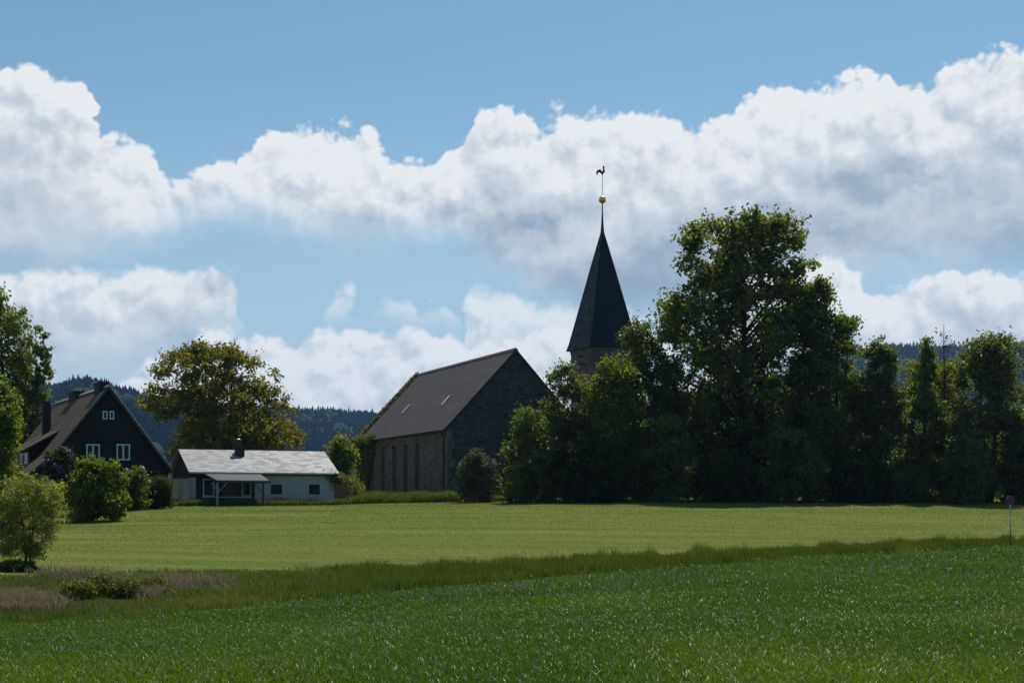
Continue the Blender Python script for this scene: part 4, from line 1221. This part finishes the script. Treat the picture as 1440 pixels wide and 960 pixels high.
# ---------------------------------------------------------------- climbers
def climbers():
    r = np.random.default_rng(77)
    root, A, t, (W, LEN, E, R, ov, ez, sl) = NAVE
    Rm = Matrix.Translation((A.x, A.y, 0)) @ Matrix.Rotation(t, 4, 'Z')
    b = Rm @ Vector((0, LEN, 0)); iv = empty('ivy', (b.x, b.y, gz(b.x, b.y)), t, 'dark ivy covering the far corner of the church wall and creeping up its roof edge', 'ivy')
    n = 15000; P = np.empty((n, 3)); dz = -iv.location.z
    y = -6.8 * r.random(n) ** 1.1; z = r.uniform(0.6, E + .2, n); keep = y > -2.6 - 4.2 * (z - .6) / E + (np_noise(z * 3, y * 3, 2.0, 5) - .5) * 3.0
    P[:] = np.c_[r.normal(-.22, .12, n), y, z + dz]; P = P[keep]
    m = 4200; f = r.random(m)
    x = -ov + (W / 2 + ov) * f; V = np.c_[x, r.normal(-.10, .22 + .15 * np_noise(x * 5, x, 3, 4), m) , ez + .30 + (x + ov) * sl + r.normal(0, .10, m) + dz]
    k = 2600; ev = np.c_[r.normal(-ov - .15, .25, k), -6.5 * r.random(k) ** 1.6, ez + r.normal(.05, .28, k) + dz]
    leaf_mesh('leaves', np.r_[P, V, ev], .24, LEAF['vine'], iv, r, up=.3, out=np.array([[-1.0, -.4, .3]]))
    st = MB()
    for q in range(7):
        y0 = -.5 - q * .8; pts = [(-.06, y0, .6 + dz)]
        for s in range(1, 7): pts.append((-.06 - .02 * (s % 2), y0 + r.normal() * .25, .6 + s * (E - .9 - q * .5) / 6 + dz))
        st.path(pts, [.05 - .005 * s for s in range(7)], 5)
    st.build('stems', BARK, iv)
    # vine on the cottage end and over the added dark screen
    root, A, t, L = ANX
    b = at(474, 705, 117.0); vn = empty('vine', (b.x, b.y, gz(b.x, b.y)), t, 'yellow green vine hanging over the cottage corner and the added dark screen', 'vine')
    pts = [at(452, 668, 117.2), at(466, 671, 117.0), at(478, 673, 117.0), (at(488, 676, 119.0)), at(497, 681, 121.5), at(503, 689, 123.5), at(504, 699, 124)]
    M = Matrix.Rotation(-t, 4, 'Z') @ Matrix.Translation(-vn.location); q = [M @ p for p in pts]
    MB().path(q, [.05] * 5 + [.03, .02], 5).build('stems', BARK, vn)
    q = np.array([tuple(p) for p in q]); n = 2600; s = r.uniform(0, len(q) - 1.001, n); i = s.astype(int); f = (s - i)[:, None]
    P = q[i] * (1 - f) + q[i + 1] * f + r.normal(size=(n, 3)) * np.array([.35, .25, .22]); P[:, 2] -= np.abs(r.normal(0, .35, n)) * (r.random(n) < .45)
    leaf_mesh('leaves', P, .22, LEAF['vine'], vn, r)


climbers()
# ---------------------------------------------------------------- grass and crop
def blades(name, X, Y, h, w, mat, r, lean=0.35, seg=2, tone=None, parent=None, z0=0.0):
    n = len(X); Z = ground_z(X, Y) + z0
    th = r.uniform(0, 2 * np.pi, n); d = np.c_[np.cos(th), np.sin(th)]; ph = r.uniform(0, 2 * np.pi, n); e = np.c_[np.cos(ph), np.sin(ph)]
    ln = np.abs(r.normal(0, lean, n)) * h
    B = np.c_[X, Y, Z]; cols = []
    fr = [(0, 0, 1.0), (0.5, .25, .9), (0.88, .75, .5)] if seg == 3 else [(0, 0, 1.0), (0.62, .35, .8)]
    for fz, fl, fw in fr:
        c = B + np.c_[e * (ln * fl)[:, None], h * fz]
        o = np.c_[d * (w * fw * .5)[:, None], np.zeros(n)]
        cols += [c - o, c + o]
    tip = B + np.c_[e * ln[:, None], h * (1.0 - .12 * np.minimum(1, ln / h))]
    V = np.stack(cols + [tip], 1); k = V.shape[1]; V = V.reshape(-1, 3); b = np.arange(n)[:, None] * k
    F = [b + np.array([[2 * s, 2 * s + 1, 2 * s + 3, 2 * s + 2]]) for s in range(len(fr) - 1)]
    T = b + np.array([[k - 3, k - 2, k - 1]])
    F4 = np.concatenate(F)
    rn = np.repeat(r.random(n), k); tn = np.repeat(tone if tone is not None else r.random(n), k)
    return np_mesh(name, V, [F4, T], mat, parent, {'rnd': rn, 'tone': tn})


def fan(r, n, d0, d1, pad=0.24):
    """points spread evenly over the ground the lens takes in between two depths (plus a margin)"""
    y = np.sqrt(r.uniform(d0 ** 2, d1 ** 2, n)); x = r.uniform(-1, 1, n) * y * (0.36 + pad) ; return x, y


def fields():
    r = np.random.default_rng(5)
    m = leafy('crop_blades', (0.029, 0.071, 0.003), (0.066, 0.128, 0.006), (0.106, 0.162, 0.006), trans=0.42, spec=0.24, rough=0.40, tcol=(1.9, 1.8, .3))
    XS, YS, HS, WS = [], [], [], []
    for d0, d1, n, h, w in ((9, 17, 250000, .125, .011), (17, 27, 290000, .13, .0125), (27, 42, 230000, .15, .018), (42, 76, 140000, .18, .025)):
        x, y = fan(r, n, d0, d1); k = (y < edge1(x) + (np_noise(x * 1.0, y, 1.5, 2) - .5) * .8) & (r.random(n) < .45 + .8 * np_noise(x, y, 1.1, 4))
        x, y = x[k], y[k]; XS.append(x); YS.append(y); HS.append(h * r.uniform(.6, 1.2, len(x)) * (0.8 + .4 * np_noise(x, y, 2.2, 6))); WS.append(w * r.uniform(.7, 1.3, len(x)))
    X, Y, H, Wd = map(np.concatenate, (XS, YS, HS, WS))
    tone = np.clip(np_noise(X, Y * .6, 2.6, 12) * .65 + .35 * r.random(len(X)) + .25 * np.clip((20 - Y) / 8, 0, 1) - .1, 0, 1)
    tag(blades('crop', X, Y, H, Wd, m, r, .8, 3, tone), 'glossy dark green young cereal crop filling the near field', 'crop', kind='stuff')
    # verge: tall grass strip between the two fields
    m = leafy('tall_grass_blades', (0.050, 0.084, 0.013), (0.104, 0.136, 0.025), (0.160, 0.165, 0.040), trans=0.38, spec=0.25, rough=.55, tcol=(1.9, 1.7, .5))
    n = 215000; x = r.uniform(-30, 46, n); e1, e2 = edge1(x), edge2(x)
    y = e1 - .3 + (e2 + .5 - e1) * r.random(n); k = (np.abs(x) < y * .58) & (r.random(n) < .35 + .9 * np_noise(x, y, 1.6, 14))
    x, y = x[k], y[k]; f = (y - edge1(x)) / (edge2(x) - edge1(x))
    left = np.clip((-x - 3) / 8, 0, 1)
    h = (1 - .5 * left) * (0.08 + .28 * np_noise(x, y, 1.4, 15) + .42 * np_noise(x, y, .55, 16) ** 2.5) * r.uniform(.5, 1.25, len(x)) * (1 - .35 * left * f)
    tone = np.clip(np_noise(x, y, 3.0, 17) * .6 + .3 * r.random(len(x)), 0, 1)
    tag(blades('tall_grass', x, y, h, r.uniform(.012, .03, len(x)), m, r, .30, 2, tone), 'tall unmown dark green grass on the strip between the near crop and the meadow', 'grass', kind='stuff')
    # dry grass on the bank at the left
    m = leafy('dry_grass_blades', (0.17, 0.135, 0.08), (0.38, 0.32, 0.20), (0.26, 0.20, 0.13), trans=0.25, spec=0.15, rough=.7, tcol=(1, .95, .8))
    P = [(r.normal(a, sa, k), r.normal(d, sd_, k)) for a, d, sa, sd_, k in ((30, 44.5, 24, .7, 4200), (110, 51.5, 34, .7, 900), (246, 50.0, 18, .9, 1100), (300, 51, 20, .7, 250), (206, 47.0, 12, .7, 600))]
    y = np.concatenate([p[1] for p in P]); x = (np.concatenate([p[0] for p in P]) - 720) * y / FPX
    tag(blades('dry_grass', x, y, r.uniform(.15, .45, len(x)), r.uniform(.015, .03, len(x)), m, r, 1.1, 2), 'dry straw coloured grass on the bank at the left', 'dry grass', kind='stuff')
    # mown meadow
    m = leafy('meadow_blades', (0.058, 0.110, 0.008), (0.120, 0.165, 0.014), (0.190, 0.180, 0.030), trans=0.25, spec=0.2, rough=.6)
    n = 300000; x, y = fan(r, n, 48, 128, .18); k = y > edge2(x); x, y = x[k], y[k]
    sw = .5 + .5 * np.sin(2 * np.pi * (y + .05 * x + 2.2 * np_noise(x * .3, y, 6.0, 33)) / 5.2)
    tone = np.clip(sw * .62 + np_noise(x * .12, y + .05 * x, 1.1, 31) * .50 + np_noise(x * .3, y, 9.0, 34) * .3 + .3 * r.random(len(x)) - .40, 0, 1)
    drop = (np_noise(x * .10, y + .05 * x, .8, 35) > .72) & (r.random(len(x)) < .7); x, y, tone = x[~drop], y[~drop], tone[~drop]
    tag(blades('meadow_grass', x, y, r.uniform(.03, .07, len(x)), r.uniform(.012, .026, len(x)) * (y / 70), m, r, .9, 2, tone), 'short mown yellow green grass of the sunny meadow', 'grass', kind='stuff')
    # unmown fringe along the gardens, the cottage and the church
    m = leafy('garden_grass_blades', (0.040, 0.075, 0.016), (0.085, 0.125, 0.030), (0.12, 0.145, 0.04), trans=0.32, spec=0.25, rough=.55)
    px = r.uniform(95, 720, 60000); front = np.interp(px, [95, 180, 250, 470, 520, 720], [88, 103, 109.5, 114, 118, 119.5]); dep = np.interp(px, [95, 180, 250, 470, 520, 720], [12, 6, 2.5, 3.0, 5.5, 2.5])
    d = front + dep * r.random(len(px)); x = (px - 720) * d / FPX
    hh = np.interp(px, [95, 240, 470, 520, 640, 720], [.55, .55, .42, .85, .8, .3])
    tag(blades('garden_grass', x, d, hh * r.uniform(.4, 1.15, len(x)) * (.6 + .7 * np_noise(x, d, 1.3, 41)), r.uniform(.03, .07, len(x)), m, r, .4, 2), 'unmown green grass along the gardens, cottage and church wall', 'grass', kind='stuff')


fields()


def bank_shrubs():
    """low plants on the bank between willow and crop"""
    spec = [(104, 46.0, 32, 818, 'yellow green nettle clump on the bank, nearest to the willow'), (143, 47.0, 36, 808, 'larger yellow green clump in the middle of the dry bank'),
            (178, 46.5, 30, 814, 'low yellow green clump right of the larger one on the dry bank'), (216, 48.0, 26, 813, 'small clump at the right end of the row on the dry bank'), (22, 52.5, 30, 790, 'dark low growth put in for the shade under the willow bush')]
    for k, (px, d, w, top, lab) in enumerate(spec):
        g = on_ground(px, d); yb = HOR - (g.z - EYE) * FPX / d
        tree('nettle_clump' if k < 4 else 'willow_shade_growth', lab, 'plant', px, d, [(yb, px - w, px + w), ((yb * 2 + top) / 3, px - w * 1.1, px + w * 1.1), ((yb + top * 2) / 3, px - w * .9, px + w * .9), (top, px - w * .4, px + w * .4)],
             'vine' if k < 4 else 'dark', 1700 if k < 4 else 3000, .085, .012, 34, .17, 60 + k, stems=5, trunk='stems', crown_name='leaves', group='low plants on the bank', n_limb=14)  # the last one's dark leaves stand in for shade under the willow


bank_shrubs()
# ---------------------------------------------------------------- air
def haze():
    M = bpy.data.materials.new('air'); M.use_nodes = True; nt = M.node_tree; nt.nodes.clear()
    v = nt.nodes.new('ShaderNodeVolumePrincipled'); o = nt.nodes.new('ShaderNodeOutputMaterial')
    v.inputs['Color'].default_value = (0.32, 0.58, 1.0, 1); v.inputs['Density'].default_value = 0.00007; v.inputs['Anisotropy'].default_value = 0.3
    nt.links.new(v.outputs[0], o.inputs['Volume'])
    b = MB().box(-4500, 4500, -700, 4500, -12, 420).build('haze', M)
    tag(b, kind='stuff')


haze()
